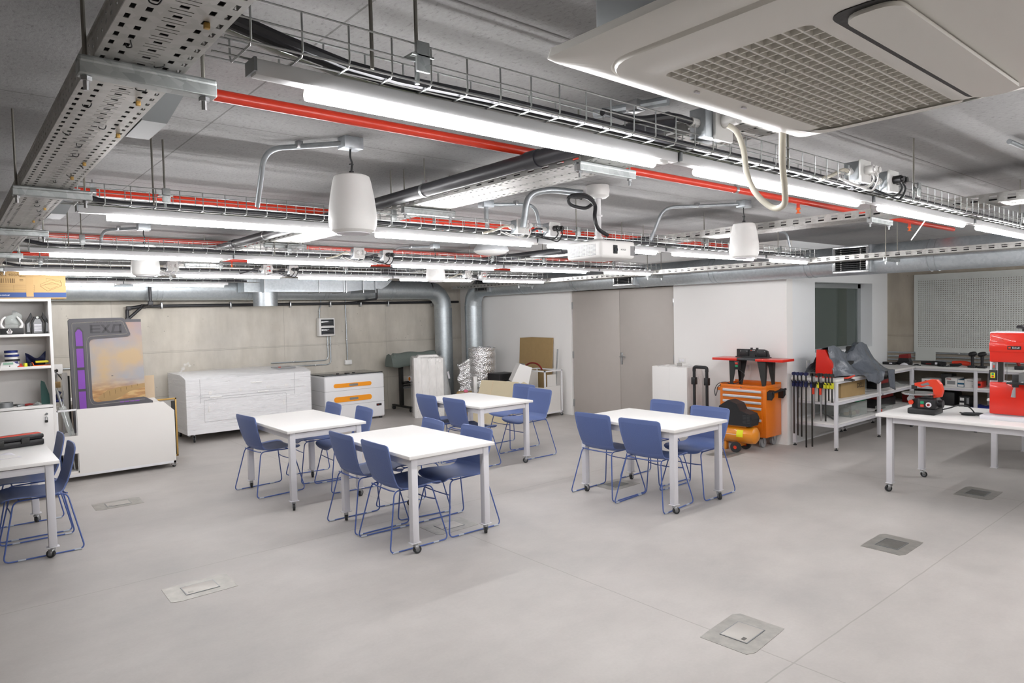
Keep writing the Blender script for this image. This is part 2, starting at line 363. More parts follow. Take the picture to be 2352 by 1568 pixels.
# window
e = thing('window_1', 'dark interior window', 'window', (0, 0, 0)); struct(e)
gy = YW+.17
fr = MB()
for a, c in (((WX0, gy, WZ0), (WX0+.03, gy+.05, WZ1)), ((WX1-.1, gy, WZ0), (WX1-.0, gy+.05, WZ1)), ((WX0, gy, WZ1-.07), (WX1, gy+.05, WZ1)), ((WX0, gy, WZ0), (WX1, gy+.05, WZ0+.03))): fr.box(a, c, .003)
fr.build('window_frame', 'window_metal', e)
MB().box((WX0+.03, gy+.02, WZ0+.03), (WX1-.1, gy+.03, WZ1-.07)).build('window_glass', 'window_pane', e, smooth=0)
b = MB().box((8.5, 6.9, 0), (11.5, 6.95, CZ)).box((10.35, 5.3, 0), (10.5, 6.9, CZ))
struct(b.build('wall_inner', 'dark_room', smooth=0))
def plate(x, y, z, face, label, w=.12, hgt=.075):
    e = thing('wall_plate', label, 'wall plate', (x, y, z))
    if face == 's':
        MB().box((-w/2, -.014, -hgt/2), (w/2, 0, hgt/2), .004).build('cover_plate', 'white_plastic', e)
        for k in (-1, 1): MB().box((k*w*.2-.016, -.017, -.018), (k*w*.2+.016, -.013, .018), .002).build('switch_key', 'paper', e)
    else:
        MB().box((-.014, -w/2, -hgt/2), (0, w/2, hgt/2), .004).build('cover_plate', 'white_plastic', e)
        for k in (-1, 1): MB().box((-.017, k*w*.2-.016, -.018), (-.013, k*w*.2+.016, .018), .002).build('switch_key', 'paper', e)
plate(8.88, YW, 1.02, 's', 'white switch plate on white wall beside interior window', .10, .1)
plate(XW, 6.02, 1.04, 'w', 'white switch plate on wall above the white foam block', .12, .075)
plate(XW, 4.98, .98, 'w', 'white socket plate on wall behind the router table', .12, .075)

# floor boxes
FB = [(1.24, 2.02-.0, None), ]
def floorbox(x, y, lab, style, rz=0):
    e = thing('floor_box', lab, 'floor box', (x, y, 0), rz)
    b = MB().prism([(-.21, -.13), (-.16, -.155), (.12, -.15), (.2, -.145), (.21, .12), (.17, .15), (-.12, .145), (-.205, .14)], .0003, .002, 'z')
    b.build('patch_plate', 'floor_plate', e, smooth=0)
    MB().box((-.10, -.075, .001), (.10, .075, .006 if style else .004), .002).build('lid', 'floor_lid' if style else 'floor_lid_dark', e)
    if style: MB().box((-.085, -.055, .006), (-.055, -.035, .0075)).build('cable_outlet', 'floor_lid_dark' if style == 2 else 'floor_plate', e, smooth=0)
    f = MB()
    for a, c in (((-.105, -.08), (.105, -.075)), ((-.105, .075), (.105, .08)), ((-.105, -.075), (-.1, .075)), ((.1, -.075), (.105, .075))): f.box((a[0], a[1], .001), (c[0], c[1], .005))
    f.build('lid_frame', 'grey_metal', e, smooth=0)
floorbox(1.25, 4.78, 'metal floor box in open floor in front of the left chairs, nearest on that side', 1)
floorbox(1.26, 7.58, 'small pale floor box in floor before the white board cart', 1)
floorbox(3.30, 2.01, 'floor box with small square cable hole beside crossing floor joints', 2, R(4))
floorbox(5.36, 2.02, 'dark lidded floor box in open floor right of centre', 0)
floorbox(7.39, 2.03, 'dark lidded floor box under long bench with band saw', 0)
floorbox(3.22, 4.71, 'floor box under the nearest chair set, between blue runners', 2)
floorbox(5.26, 4.63, 'floor box under the four chair table before the grey door', 0)
floorbox(7.32, 4.67, 'dark floor box beside wheels of orange air compressor', 0)
floorbox(9.3, 1.45, 'dark floor box at right edge behind the long bench', 0)

# ------------------------------------------------------------------ galvanised ducts
def duct(name, label, runs, drop, r, elbow):
    e = thing(name, label, 'duct', runs[0])
    o = Vector(runs[0]); P = [Vector(p)-o for p in runs]
    d0 = (P[1]-P[0]).normalized(); d1 = Vector((0, 0, -1)); c = P[1]-d0*elbow; q = P[1]+d1*elbow
    MB().tube([P[0], c], r, 40, caps=False).build('main_run', 'duct_steel', e)
    arc = [P[1]-d0*elbow+d0*elbow*math.sin(a)+d1*elbow*(1-math.cos(a)) for a in [R(90*k/4) for k in range(5)]]
    MB().tube(arc, r, 40, caps=False).build('elbow', 'duct_steel', e, smooth=20)
    MB().tube([q, P[1]+d1*drop], r, 40, caps=False).build('drop_pipe', 'duct_steel', e)
    L = (c-P[0]).length; t = .5; k = 0
    while t < L-.2:
        p = P[0]+d0*t
        b = MB()
        for off in (0, .07): b.tube([p+d0*(off-.004), p+d0*(off+.004)], r+.005, 40)
        b.build('seam_band', 'galvanised', e); t += 1.32
    for z in (.03, .2, .32): MB().tube([q+d1*(z-.004), q+d1*(z+.004)], r+.004, 40).build('seam_band', 'galvanised', e)
    for z in (1.42, 1.48): MB().tube([q+d1*(z-.004), q+d1*(z+.004)], r+.004, 40).build('seam_band', 'galvanised', e)
    return e
duct('air_duct', 'thick round galvanised duct along bare concrete wall turning down in the corner', [(-3.3, 11.22, 2.275), (7.66, 11.22, 2.275)], 2.27, .176, .34)
dr = duct('air_duct', 'thick round galvanised duct above grey double door turning down beside white wall', [(8.08, -3.2, 2.305), (8.08, 10.78, 2.305)], 2.3, .168, .34)
def grille(y0, y1, z0, z1, lab, dark=False):
    e = thing('duct_grille', lab, 'air grille', (7.88, (y0+y1)/2, (z0+z1)/2)); w, h = (y1-y0)/2, (z1-z0)/2; t = .028
    f = MB()
    for a, c in (((-w, -h), (w, -h+t)), ((-w, h-t), (w, h)), ((-w, -h+t), (-w+t, h-t)), ((w-t, -h+t), (w, h-t))): f.box((-.03, a[0], a[1]), (.0, c[0], c[1]), .003)
    f.build('frame', 'silver_pole' if not dark else 'grey_metal', e)
    s = MB(); n = int((2*h-2*t)/.022)
    for k in range(n):
        z = -h+t+.011+k*.022; s.cbox((-.012, 0, z), (.022, 2*w-2*t, .002), rot=(0, R(25), 0))
    s.build('louvre_blades', 'grey_metal', e)
    p = MB()
    for y in (-w*.55, w*.55):
        for k in range(n): p.cbox((-.02, y, -h+t+.011+k*.022), (.006, .012, .008))
    p.build('blade_pins', 'white_plastic', e)
    MB().box((.0, -w+t, -h+t), (.01, w-t, h-t)).build('backing', 'black_metal', e, smooth=0)
    b = MB().box((.0, -w-.02, -h-.0), (.2, w+.02, h+.0), .004); b.build('saddle_box', 'galvanised', e)
grille(3.2, 3.59, 2.155, 2.46, 'large square air grille on duct at the right beside low metal tray')
grille(6.53, 6.92, 2.165, 2.44, 'square air grille on duct above the grey double door')
grille(10.02, 10.42, 2.21, 2.46, 'dark air grille on duct end near the corner downpipes', True)
# rectangular transition duct on the concrete wall
e = thing('rectangular_duct', 'rectangular galvanised duct section along concrete wall with round spigot below', 'duct', (4.6, 10.82, 2.3))
b = MB().box((-.72, -.24, -.09), (.62, .2, .13)); b.build('long_box', 'galvanised', e, smooth=0)
MB().box((-.98, -.1, -.09), (-.72, .2, .12)).build('left_box', 'duct_steel', e, smooth=0)
b = MB().add([(.62, -.24, -.09), (.62, .2, -.09), (.62, .2, .13), (.62, -.24, .13), (.98, -.22, -.05), (.98, .2, -.05), (.98, .2, .13), (.98, -.22, .13)], [(0, 1, 5, 4), (1, 2, 6, 5), (2, 3, 7, 6), (3, 0, 4, 7), (0, 3, 2, 1), (4, 5, 6, 7)]); b.build('taper', 'galvanised', e, smooth=0)
MB().box((.98, -.22, -.05), (1.22, .2, .13)).build('end_box', 'galvanised', e, smooth=0)
MB().prism([(1.22, .13), (1.22, -.03), (1.36, -.03), (1.46, .02), (1.54, .09), (1.58, .13)], -.2, .2, 'y').build('curved_end', 'galvanised', e, smooth=0)
for x in (-.72, .18, .62, .66, .98, 1.22): MB().box((x-.006, -.255, -.1), (x+.006, .2, .135)).build('flange', 'steel', e, smooth=0)
MB().cyl((-.62, 0, -.31), (-.62, 0, -.09), .185, 36).build('round_spigot', 'galvanised', e)

# ------------------------------------------------------------------ pipes and boards on the concrete wall
e = thing('waste_pipe', 'black plastic waste pipe clipped along bare concrete wall below the duct', 'pipe', (2.36, 11.46, 2.02))
MB().tube([(0, 0, 0), (5.85, 0, .035)], .024, 12).build('main_pipe', 'pvc_black', e)
b = MB().tube(fillet([(0, 0, .0), (0, -.46, .01), (0, -.46, .6)], .05), .022, 12).tube(fillet([(0, 0, 0), (-.22, 0, -.03), (-.22, 0, -1.2)], .05), .026, 12).tube([(-.03, 0, -.02), (-.21, 0, -.19)], .022, 12)
for p in ((0, 0, 0), (-.2, 0, -.03), (-.22, 0, -.2), (0, -.46, .03)): b.cbox(p, (.066, .06, .066), .012)
b.build('branch_fitting', 'pvc_black', e)
MB().tube(fillet([(3.25, 0, .02), (3.55, 0, .04), (3.6, -.1, .06), (3.6, -.66, .08), (3.6, -.66, .3)], .05), .02, 12).build('riser', 'pvc_black', e)
for x in (.25, 1.28, 2.28, 3.02, 3.62, 4.2, 5.2): MB().box((x-.012, -.032, -.045), (x+.012, .04, .06), .004).build('pipe_clip', 'steel', e)
e = thing('distribution_board', 'small white breaker box with two dark flaps on concrete wall', 'electrical box', (5.295, 11.55, 1.62))
MB().box((-.155, -.12, -.165), (.155, 0, .165), .02).build('housing', 'white_plastic', e)
for z in (-.075, .075):
    d = MB().box((-.115, -.132, z-.06), (.125, -.118, z+.06), .006).build('flap', 'dark_glass', e)
    MB().box((-.1, -.135, z-.055), (.11, -.131, z-.05)).build('flap_grip', 'chrome', d, smooth=0)
def conduit(lab, pts, r=.011, clips=(), m='galvanised', rad=.09, n=10):
    e = thing('conduit', lab, 'conduit', pts[0]); o = Vector(pts[0])
    MB().tube(fillet([Vector(p)-o for p in pts], rad), r, n).build('tube', m, e)
    for c in clips:
        q = Vector(c)-o; MB().cbox(q, (r*3.0, r*3.0, r*2.2), .002).build('clip', 'steel', e)
    return e
conduit('thin conduit rising from the breaker box to the duct', [(5.2, 11.53, 1.78), (5.2, 11.53, 1.95), (5.22, 11.5, 2.0), (5.22, 11.5, 2.3)], clips=[(5.2, 11.53, 1.9)], rad=.04)
conduit('left of two bent conduits below the breaker box', [(5.34, 11.53, 1.46), (5.34, 11.53, 1.02), (4.3, 11.53, 1.03)], clips=[(5.34, 11.53, 1.3), (4.7, 11.53, 1.03)])
conduit('outer bent conduit below the breaker box reaching lower', [(5.39, 11.53, 1.46), (5.39, 11.53, .94), (4.3, 11.53, .96)], clips=[(5.39, 11.53, 1.3), (5.1, 11.53, .945)])
conduit('long straight conduit on concrete wall right of the breaker box', [(5.71, 11.5, 2.2), (5.71, 11.53, 2.0), (5.72, 11.53, 1.0)], clips=[(5.715, 11.53, 1.37)], rad=.04)
e = tag(MB().box((5.655, 11.49, .915), (5.79, 11.55, 1.0), .006).build('junction_box', 'white_plastic'), 'small white junction box at end of straight conduit on concrete wall', 'electrical box')
conduit('thin horizontal conduit on concrete wall behind the printer frame', [(.6, 11.53, 1.13), (1.75, 11.53, 1.14)], r=.012)
e = thing('outlet_box', 'white wall outlet with red sockets above the printer frame', 'outlet', (1.17, 11.55, 1.14))
MB().box((-.13, -.06, -.07), (.13, 0, .07), .006).build('cover_plate', 'white_plastic', e)
MB().box((-.04, -.066, .0), (.03, -.059, .04), .002).build('socket', 'red_button', e)
MB().tube(spline([(.0, -.07, -.02), (.06, -.1, -.06), (.14, -.08, -.22), (.12, -.08, -.4), (.2, -.07, -.6), (.1, -.07, -.75)]), .007, 8).build('cord', 'black_rubber', e)
# pegboard wall
e = thing('pegboard', 'large grey perforated tool board fixed on the concrete wall above the bench', 'pegboard', (11.46, 4.0, 1.06))
b = MB().plate(2.7-.1, 1.18-.14, .03, [(u0, u0+.011, .0095, .0205) for u0 in [.01+.03*k for k in range(86)]], lambda u, v: (0, -.05-u, .07+v))
for a, c in (((-.05, 0), (0, 1.18)), ((-2.7, 0), (-2.65, 1.18)), ((-2.65, 0), (-.05, .07)), ((-2.65, 1.11), (-.05, 1.18))): b.box((-.002, a[0], a[1]), (.002, c[0], c[1]))
b.build('perforated_sheet', 'pegboard_grey', e, smooth=0)
b = MB().box((.002, -.012, 0), (.035, 0, 1.18)).box((.002, -2.7, 0), (.035, -2.688, 1.18)).box((.002, -2.7, 1.168), (.035, 0, 1.18)).box((.002, -2.7, 0), (.035, 0, .012)); b.build('folded_edge', 'pegboard_grey', e, smooth=0)
MB().box((-.004, -.3, -.13), (.0, -.02, .005)).build('lower_tab', 'pegboard_grey', e, smooth=0)
for k, z in enumerate((.93, .985, 1.045)):
    conduit('%s of three stacked steel conduits below the pegboard' % ('lowest', 'middle', 'topmost')[k], [(11.475, 4.38, z), (11.475, 1.0, z+.0)], r=.012, clips=[(11.475, 3.0+.2*k, z)])
# marks on the duct above the pegboard
# ------------------------------------------------------------------ light runs
RUNY = [1.43, 3.63, 5.78, 7.90, 10.05]
TZ = 2.268
TUBES = [[(.632, 1.83), (2.073, 3.375), (3.64, 4.88), (5.165, 6.36), (6.62, 7.8), (8.15, 9.35), (9.65, 10.8)], [(.612, 1.79), (2.01, 3.24), (3.42, 4.66), (4.91, 6.2), (6.55, 7.3)],  # nearest row: last three tubes are out of view, added to brighten the right
         [(.61, 1.757), (1.99, 3.124), (3.38, 4.615), (4.875, 6.06), (6.41, 7.3)], [(.59, 1.768), (1.96, 3.08), (3.315, 4.52), (4.72, 5.885), (6.12, 7.315)], [(.56, 1.735), (1.967, 3.107)]]
ORD = ['nearest', 'second', 'third', 'fourth', 'farthest']; NTH = ['first', 'second', 'third', 'fourth', 'fifth', 'sixth', 'seventh']
for r, (y, row) in enumerate(zip(RUNY, TUBES)):
    for k, (x0, x1) in enumerate(row):
        last = k == len(row)-1
        lab = '%s lit tube lamp %sin the %s ceiling light row' % (NTH[k] if k else 'leftmost', 'from the left ' if k else '', ORD[r])
        e = thing('pendant_tube_lamp', lab, 'ceiling light', (x0, y, TZ), 0, 'tube lamps under the wire cable trays')
        L = x1-x0; b0 = -.115; b1 = (row[k+1][0]-x0-.125) if not last else L+.06
        MB().box((b0, -.0165, .0155), (b1, .0165, .05), .004).build('batten', 'white_enamel', e)
        MB().box((b0-.006, -.027, .02), (b0, .027, .048)).build('end_cap', 'grey_metal', e, smooth=0)
        # half-round diffuser
        n = 14; prof = [(.0148*math.cos(2*PI*i/n), .001+.0148*math.sin(2*PI*i/n)) for i in range(n)]
        MB().prism([(p[0], p[1]) for p in prof], 0, L, 'x').build('tube', 'lit_tube', e)
        if b1 > L+.05 and not last: MB().box((L+.02, -.012, .005), (L+.07, .012, .018), .003).build('connector', 'white_plastic', e)

for k, x0 in enumerate((2.1, 3.55, 5.0, 6.45, 8.0, 9.5)):      # unseen row added behind the camera for more light
    e = thing('pendant_tube_lamp', '%s unseen tube lamp added in a row behind the viewpoint' % (NTH+['sixth'])[k], 'ceiling light', (x0, -.75, TZ), 0, 'tube lamps under the wire cable trays')
    MB().box((-.115, -.021, .018), (1.3, .021, .052), .004).build('batten', 'white_enamel', e)
    MB().prism([(.0148*math.cos(2*PI*i/14), .001+.0148*math.sin(2*PI*i/14)) for i in range(14)], 0, 1.2, 'x').build('tube', 'lit_tube', e)
# ------------------------------------------------------------------ wire basket trays
def basket(y, x0, x1, lab, hang):
    e = thing('wire_basket_tray', lab, 'cable tray', (x0, y-.01, 2.325)); L = x1-x0; b = MB(); r = .0024
    for (yy, zz) in ((-.062, .085), (-.062, .045), (-.062, .0), (-.02, -.003), (.022, -.003), (.064, 0), (.064, .045), (.064, .085)): b.tube([(0, yy, zz), (L, yy, zz)], r, 5)
    n = int(L/.1055)
    for k in range(n+1):
        x = .05+k*.1055
        if x > L: break
        b.tube([(x, -.062, .087), (x, -.062, .008), (x, -.054, -.004), (x, .056, -.004), (x, .064, .008), (x, .064, .087)], r, 5)
    b.build('wire_mesh', 'zinc_wire', e)
    for hx in hang:
        x = abs(hx)-x0
        MB().cyl((x, -.045, .01), (x, -.045, CZ-2.325), .0045, 8).build('hanger_rod', 'rod_steel', e)
        if hx < 0: continue
        q = MB().box((x-.018, -.075, .02), (x+.018, -.066, .09), .002).box((x-.03, -.075, .055), (x+.03, -.03, .06), .001).cyl((x, -.045, .0), (x, -.045, .075), .006, 8).cyl((x, -.045, .062), (x, -.045, .07), .011, 6)
        q.build('hanger_bracket', 'strut_steel', e)
for r, (y, x0, x1, hang) in enumerate(((1.43, .44, 10.9, (-.765, .883, -2.62, 3.93, 5.9)), (3.63, .44, 7.4, (-.80, .85, 2.09, 3.66, 5.3, 6.6)), (5.78, .44, 7.4, (-.72, .8, -2.2, 2.32, 4.55, 5.3, 6.5)), (7.9, .44, 7.4, (.75, 2.4, 3.9, 5.6)), (10.05, .44, 3.6, (1.2, 2.4)))):
    basket(y, x0, x1, 'wire basket cable tray over the %s light row' % ORD[r], hang)
    # cables lying in it
    for q, (dy, rr, m, nm, z0) in enumerate(((-.03, .012, 'pvc_dark', 'thick dark power cable', .012), (.005, .008, 'dark_grey', 'thin dark power cable', .009), (.03, .005, 'white_plastic', 'white data cable', .006), (.018, .004, 'earth_green', 'green earth wire', .02))):
        pts = []
        n = 26
        for k in range(n+1):
            x = x0-.12+(x1-x0)*k/n*(.98); pts.append((x, y-.01+dy+random.uniform(-.006, .006), 2.325+z0+random.uniform(0, .004) + (.07 if k == 0 else 0)))
        o = MB().tube(spline(pts, 3), rr, 7).build('power_cable' if q < 2 else 'data_cable', m)
        tag(o, '%s lying in the %s wire basket tray' % (nm, ORD[r]), 'cable')

# ------------------------------------------------------------------ perforated trays
def slots_wide(W):
    h = [(.010, .019, .009, .032), (.036, .047, .010, .030), (W-.019, W-.010, .009, .032), (W-.047, W-.036, .010, .030)]
    c = W/2
    return h + [(c-.02, c+.02, .004, .007), (c-.02, c+.02, .038, .041)] + [(c-.008, c+.008, .017, .029)]
def tray(name, lab, x0, x1, y0, y1, z, hside, m, struts, rods, side_dash=False):
    e = thing(name, lab, 'cable tray', ((x0+x1)/2, y0, z)); W = x1-x0; L = y1-y0
    MB().plate(W, L, .05, slots_wide(W), lambda u, v: (u-W/2, v, 0)).build('tray_bottom', m, e, smooth=0, solid=.0015)
    for s in (-1, 1):
        hl = [(hside*.22, hside*.42, .02, .065), (hside*.58, hside*.78, .02, .065)] if side_dash else [(hside*.3, hside*.45, .015, .03), (hside*.65, hside*.75, .015, .03)]
        MB().plate(hside, L, .1 if side_dash else .05, hl, lambda u, v: (s*W/2, v, u)).build('side_rail', m, e, smooth=0, solid=.0015)
        MB().box((s*W/2-.004, 0, hside-.003), (s*W/2+.004, L, hside+.003)).build('rolled_edge', m, e, smooth=0)
    for ys in struts:
        y = ys-y0
        b = MB().box((-W/2-.03, y-.019, -.042), (W/2+.07, y+.019, -.014), .003).box((-W/2-.03, y-.0215, -.018), (W/2+.07, y-.008, -.002), .005).box((-W/2-.03, y+.008, -.018), (W/2+.07, y+.0215, -.002), .005)
        b.build('strut', 'strut_steel', e, smooth=0)
        for s, xx in ((-1, -W/2-.014), (1, W/2+.045)):
            q = MB().cyl((xx, y, -.072), (xx, y, -.042), .006, 8).cyl((xx, y, -.052), (xx, y, -.043), .012, 6); q.build('bolt', 'steel', e)
            MB().cyl((xx, y, -.04), (xx, y, CZ-z), .0045, 8).build('hanger_rod', 'rod_steel', e)
    return e
lt = tray('perforated_tray', 'long perforated metal cable tray running away at the left under the ceiling', .272, .45, .2, 11.0, 2.345, .05, 'perforated_steel', (1.69, 3.4, 4.93, 6.59, 8.3), ())
for k in range(34):
    b = MB()      # leftover ties and bolts poking through the tray
    y = .3+k*.17+random.uniform(-.05, .05); x = random.uniform(-.075, .075)
    a = random.uniform(0, 6.28); p = Vector((x, y, -.004)); q = p+Vector((math.cos(a)*.011, math.sin(a)*.017, -.004)); w = q+Vector((math.cos(a+1)*.012, math.sin(a+1)*.018, .003))
    b.tube(spline([p+Vector((0, 0, .006)), p, q, w, w+Vector((0, 0, .01))], 3), .0014, 5)
    b.build('cable_tie', 'black_rubber', lt)
for k in range(12): MB().cbox((random.choice((-.06, .05, .07)), .4+k*.43+random.uniform(-.1, .1), -.006), (.011, .011, .012), .002).build('bolt_head', 'gold_frame', lt)
for k, (y, w) in enumerate(((2.25, .28), (4.3, .25))):
    e = tag(MB().add([(.455, y-.12, 2.345), (.52, y-.12, 2.345), (.52, y+.1, 2.345), (.455, y+.1, 2.345), (.455, y-.2, 2.47), (.58, y-.2, 2.47), (.58, y+.12, 2.47), (.455, y+.12, 2.47)], [(0, 3, 2, 1), (4, 5, 6, 7), (0, 1, 5, 4), (1, 2, 6, 5), (2, 3, 7, 6), (3, 0, 4, 7)]).build('cable_drop_box', 'grey_metal', smooth=0),
            'bent galvanised cable drop plate beside the left tray, %s' % ('nearer one' if k == 0 else 'farther one'), 'cable guide')
tray('perforated_tray', 'perforated tray crossing above the first light row beside black pipe', 2.15, 2.42, .75, 11.0, 2.432, .05, 'perforated_steel', (2.06, 3.5, 5.75, 8.2), (), True)
tray('perforated_tray', 'perforated tray crossing overhead to the right behind the cord', 5.15, 5.42, -2.5, 10.9, 2.42, .055, 'perforated_steel', (2.08, 4.4, 6.9), (), True)
tray('perforated_tray', 'low dashed metal tray running beside the round duct above the doors', 7.42, 7.66, -2.5, 10.6, 2.275, .05, 'perforated_steel', (2.85, 5.9, 8.6), (), True)
tray('perforated_tray', 'wide perforated tray high at right edge under the ceiling', 4.75, 4.95, -2.6, .55, 2.47, .06, 'perforated_steel', (-.4,), (), True)
for x, y0, y1, z, lab in ((.361, .4, 10.9, 2.349, 'dark cable sheet added inside the long left tray to darken slots'), (2.285, .9, 10.9, 2.436, 'dark cable sheet added in the first crossing tray to darken slots'), (5.285, -2.3, 10.8, 2.424, 'dark cable sheet added in the second crossing tray to darken slots'), (7.54, -2.3, 10.5, 2.279, 'dark cable sheet added in the low duct tray to darken slots')):
    w_ = .075 if x < 1 else .115  # dark sheets added inside the trays so their slots look dark
    tag(MB().grid(lambda u, v: (x+w_*(2*u-1), y0+(y1-y0)*v, z+.008+.016*abs(math.sin(u*PI*4))+.004*math.sin(v*40+u*9)), 16, 60).build('slot_dark_cables', 'pvc_black', smooth=60, solid=.003), lab, 'cables')
# black drain pipes along the cross trays
def drain(x, y0, y1, z, lab, cl):
    e = thing('drain_pipe', lab, 'pipe', (x, y0, z))
    MB().tube([(0, 0, 0), (0, y1-y0, 0)], .036, 20).build('pipe', 'pvc_dark', e)
    for y in cl:
        MB().tube([(0, y-y0-.04, 0), (0, y-y0+.04, 0)], .041, 20).build('coupling', 'pvc_dark', e)
    for y in [c+.9 for c in cl]:
        MB().tube([(0, y-y0-.012, 0), (0, y-y0+.012, 0)], .039, 20).cbox((-.0, y-y0, .045), (.016, .03, .02)).build('pipe_clamp', 'steel', e)
        MB().cyl((0, y-y0, .04), (0, y-y0, CZ-z), .004, 8).build('hanger_rod', 'rod_steel', e)
drain(2.085, 1.55, 7.5, 2.475, 'black drain pipe alongside the first crossing tray', (2.3, 4.7, 6.4))
drain(5.09, 4.0, 9.0, 2.44, 'black drain pipe alongside the second crossing tray behind projector', (5.2, 7.4))
# red sprinkler pipes
def sprinkler(y, x0, x1, lab, clamps, heads):
    e = thing('sprinkler_pipe', lab, 'pipe', (x0, y, 2.575))
    MB().tube([(0, 0, 0), (x1-x0, 0, 0)], .0215, 18).build('pipe', 'red_pipe', e)
    for x in clamps:
        x -= x0; MB().tube([(x-.016, 0, 0), (x+.016, 0, 0)], .0245, 18).box((x-.012, -.006, .022), (x+.012, .006, .05)).cyl((x, 0, .04), (x, 0, CZ-2.575), .004, 6).build('pipe_clamp', 'steel', e)
    for x in heads:
        x -= x0; h = MB().cyl((x, 0, -.05), (x, 0, -.015), .012, 10).build('head_stub', 'red_pipe', e)
        MB().cyl((x, 0, -.062), (x, 0, -.05), .016, 12).cyl((x, 0, -.085), (x, 0, -.062), .009, 8).cyl((x, 0, -.09), (x, 0, -.085), .017, 10).build('sprinkler_head', 'orange_head', e)
sprinkler(2.52, .45, 8.3, 'red sprinkler pipe nearest the camera, below the first light row', (.74, 4.1), (4.95, 7.1))
sprinkler(4.80, .45, 8.3, 'second red sprinkler pipe, behind the second row wire basket', (.74, 3.2, 6.1), (3.3, 6.4))
sprinkler(7.30, .45, 8.3, 'third red sprinkler pipe, above the third light row', (.72, 3.1), (2.5, 5.2))
sprinkler(9.33, .45, 8.3, 'fourth red sprinkler pipe, farthest and partly behind light rows', (.7,), (3.0, 5.6))

# ------------------------------------------------------------------ pendant speakers
def speaker_proto(x, y, zb, lab):
    e = thing('pendant_speaker', lab, 'speaker', (x, y, zb), 0, 'white pendant speakers')
    n = 24
    b = MB().lathe([(.04, .0), (.085, .001), (.103, .012), (.113, .035), (.117, .07), (.114, .11), (.105, .18), (.092, .25), (.085, .272), (.07, .28), (.03, .284), (.0, .284)], n, caps=False); b.build('shell', 'white_plastic', e, smooth=25)
    MB().lathe([(.0, .004), (.078, .003), (.08, -.003), (.0, -.004)], n, caps=False).build('grille', 'paper', e)
    MB().cyl((0, 0, .28), (0, 0, .30), .012, 10).build('top_gland', 'black_plastic', e)
    MB().tube(spline([(0, 0, .3), (.004, 0, .34), (-.004, 0, .37), (0, .0, .43)], 4), .005, 6).cyl((0, 0, .33), (0, 0, .335), .012, 8).build('suspension_cable', 'black_rubber', e)
    return e
def conduit_box(x, y, lab, px, pts):
    e = thing('ceiling_junction_box', lab, 'electrical box', (x, y, CZ))
    MB().box((-.05, -.04, -.055), (.05, .04, 0), .004).build('box', 'galvanised', e)
    MB().tube(fillet([Vector(p)-Vector((x, y, CZ)) for p in pts], .09, 6), .0135, 12).build('bent_conduit', 'galvanised', e)
    q = Vector(pts[0]).lerp(Vector(pts[1]), .55)-Vector((x, y, CZ)); MB().cbox(q+Vector((0, 0, .008)), (.03, .036, .034), .003).build('conduit_clip', 'steel', e)
    return e
SP = [(1.56, 3.04, 'large white pendant speaker hanging nearest at upper left of centre'), (5.0, 3.0, 'white pendant speaker hanging at right before the metal tray'), (1.42, 6.75, 'white pendant speaker hanging far left among the light rows'), (4.63, 6.92, 'small white pendant speaker hanging far above the white sheeted stack')]
s0 = speaker_proto(SP[0][0], SP[0][1], 2.19, SP[0][2])
for x, y, lab in SP[1:]: dup(s0, (x, y, 2.19), 0, lab)
conduit_box(1.56, 3.04, 'galvanised ceiling box with bent conduit above the nearest speaker', 0, [(1.52, 3.05, 2.62), (1.26, 3.36, 2.62), (1.27, 3.52, 2.36)])
conduit_box(5.0, 3.0, 'galvanised ceiling box with bent conduit above right speaker', 0, [(4.95, 3.02, 2.62), (4.55, 3.45, 2.62), (4.5, 3.55, 2.36)])
conduit_box(1.42, 6.75, 'galvanised ceiling box above the far left speaker', 0, [(1.4, 6.8, 2.62), (1.15, 7.1, 2.62), (1.15, 7.2, 2.4)])
conduit_box(4.63, 6.92, 'galvanised ceiling box above the far speaker', 0, [(4.6, 6.95, 2.62), (4.3, 7.3, 2.62), (4.3, 7.4, 2.4)])
e = conduit_box(3.22, 4.1, 'galvanised ceiling box with bent conduit above round access point', 0, [(3.27, 4.09, 2.62), (3.55, 3.9, 2.62), (3.56, 3.86, 2.38)])
MB().cyl((0, 0, -.15), (0, 0, -.05), .018, 12).cyl((0, 0, -.3), (0, 0, -.15), .012, 10).build('drop_stem', 'grey_metal', e)
e = thing('access_point', 'round white disc device with grey perforated rim hanging under the second row', 'access point', (3.30, 4.15, 2.24))
MB().lathe([(.0, 0), (.06, .001), (.11, .012), (.137, .03)], 36, caps=False).build('white_dome', 'white_plastic', e)
MB().lathe([(.137, .03), (.138, .034), (.13, .058), (.118, .075), (.05, .085), (0, .086)], 36, caps=False).build('grey_rim', 'grey_plastic_solid', e)
MB().box((-.05, -.04, .085), (.05, .04, .11), .004).build('mount', 'grey_metal', e)
conduit('thick bent conduit dropping beside the projector into the second tray', [(3.42, 3.28, 2.6), (3.2, 3.38, 2.62), (3.06, 3.44, 2.58), (3.03, 3.46, 2.36)], r=.022, rad=.1, n=14)
conduit('straight conduit behind the projector from ceiling to second tray', [(3.95, 3.62, 2.65), (3.95, 3.62, 2.36)], r=.014, clips=[(3.95, 3.62, 2.4)])
conduit('bent conduit under ceiling at far right beyond the white plugs', [(4.3, 1.05, 2.62), (6.2, 1.0, 2.62), (6.3, 1.0, 2.45)], r=.013)
conduit('bent conduit under the ceiling behind large square grille', [(6.3, 3.75, 2.62), (7.3, 3.85, 2.62), (7.4, 3.86, 2.45)], r=.013)
conduit('thick conduit under ceiling left of the large white socket box', [at(1365, 262, 'z', 2.58), at(1535, 231, 'z', 2.58)], r=.018, clips=[at(1460, 244, 'z', 2.58)])

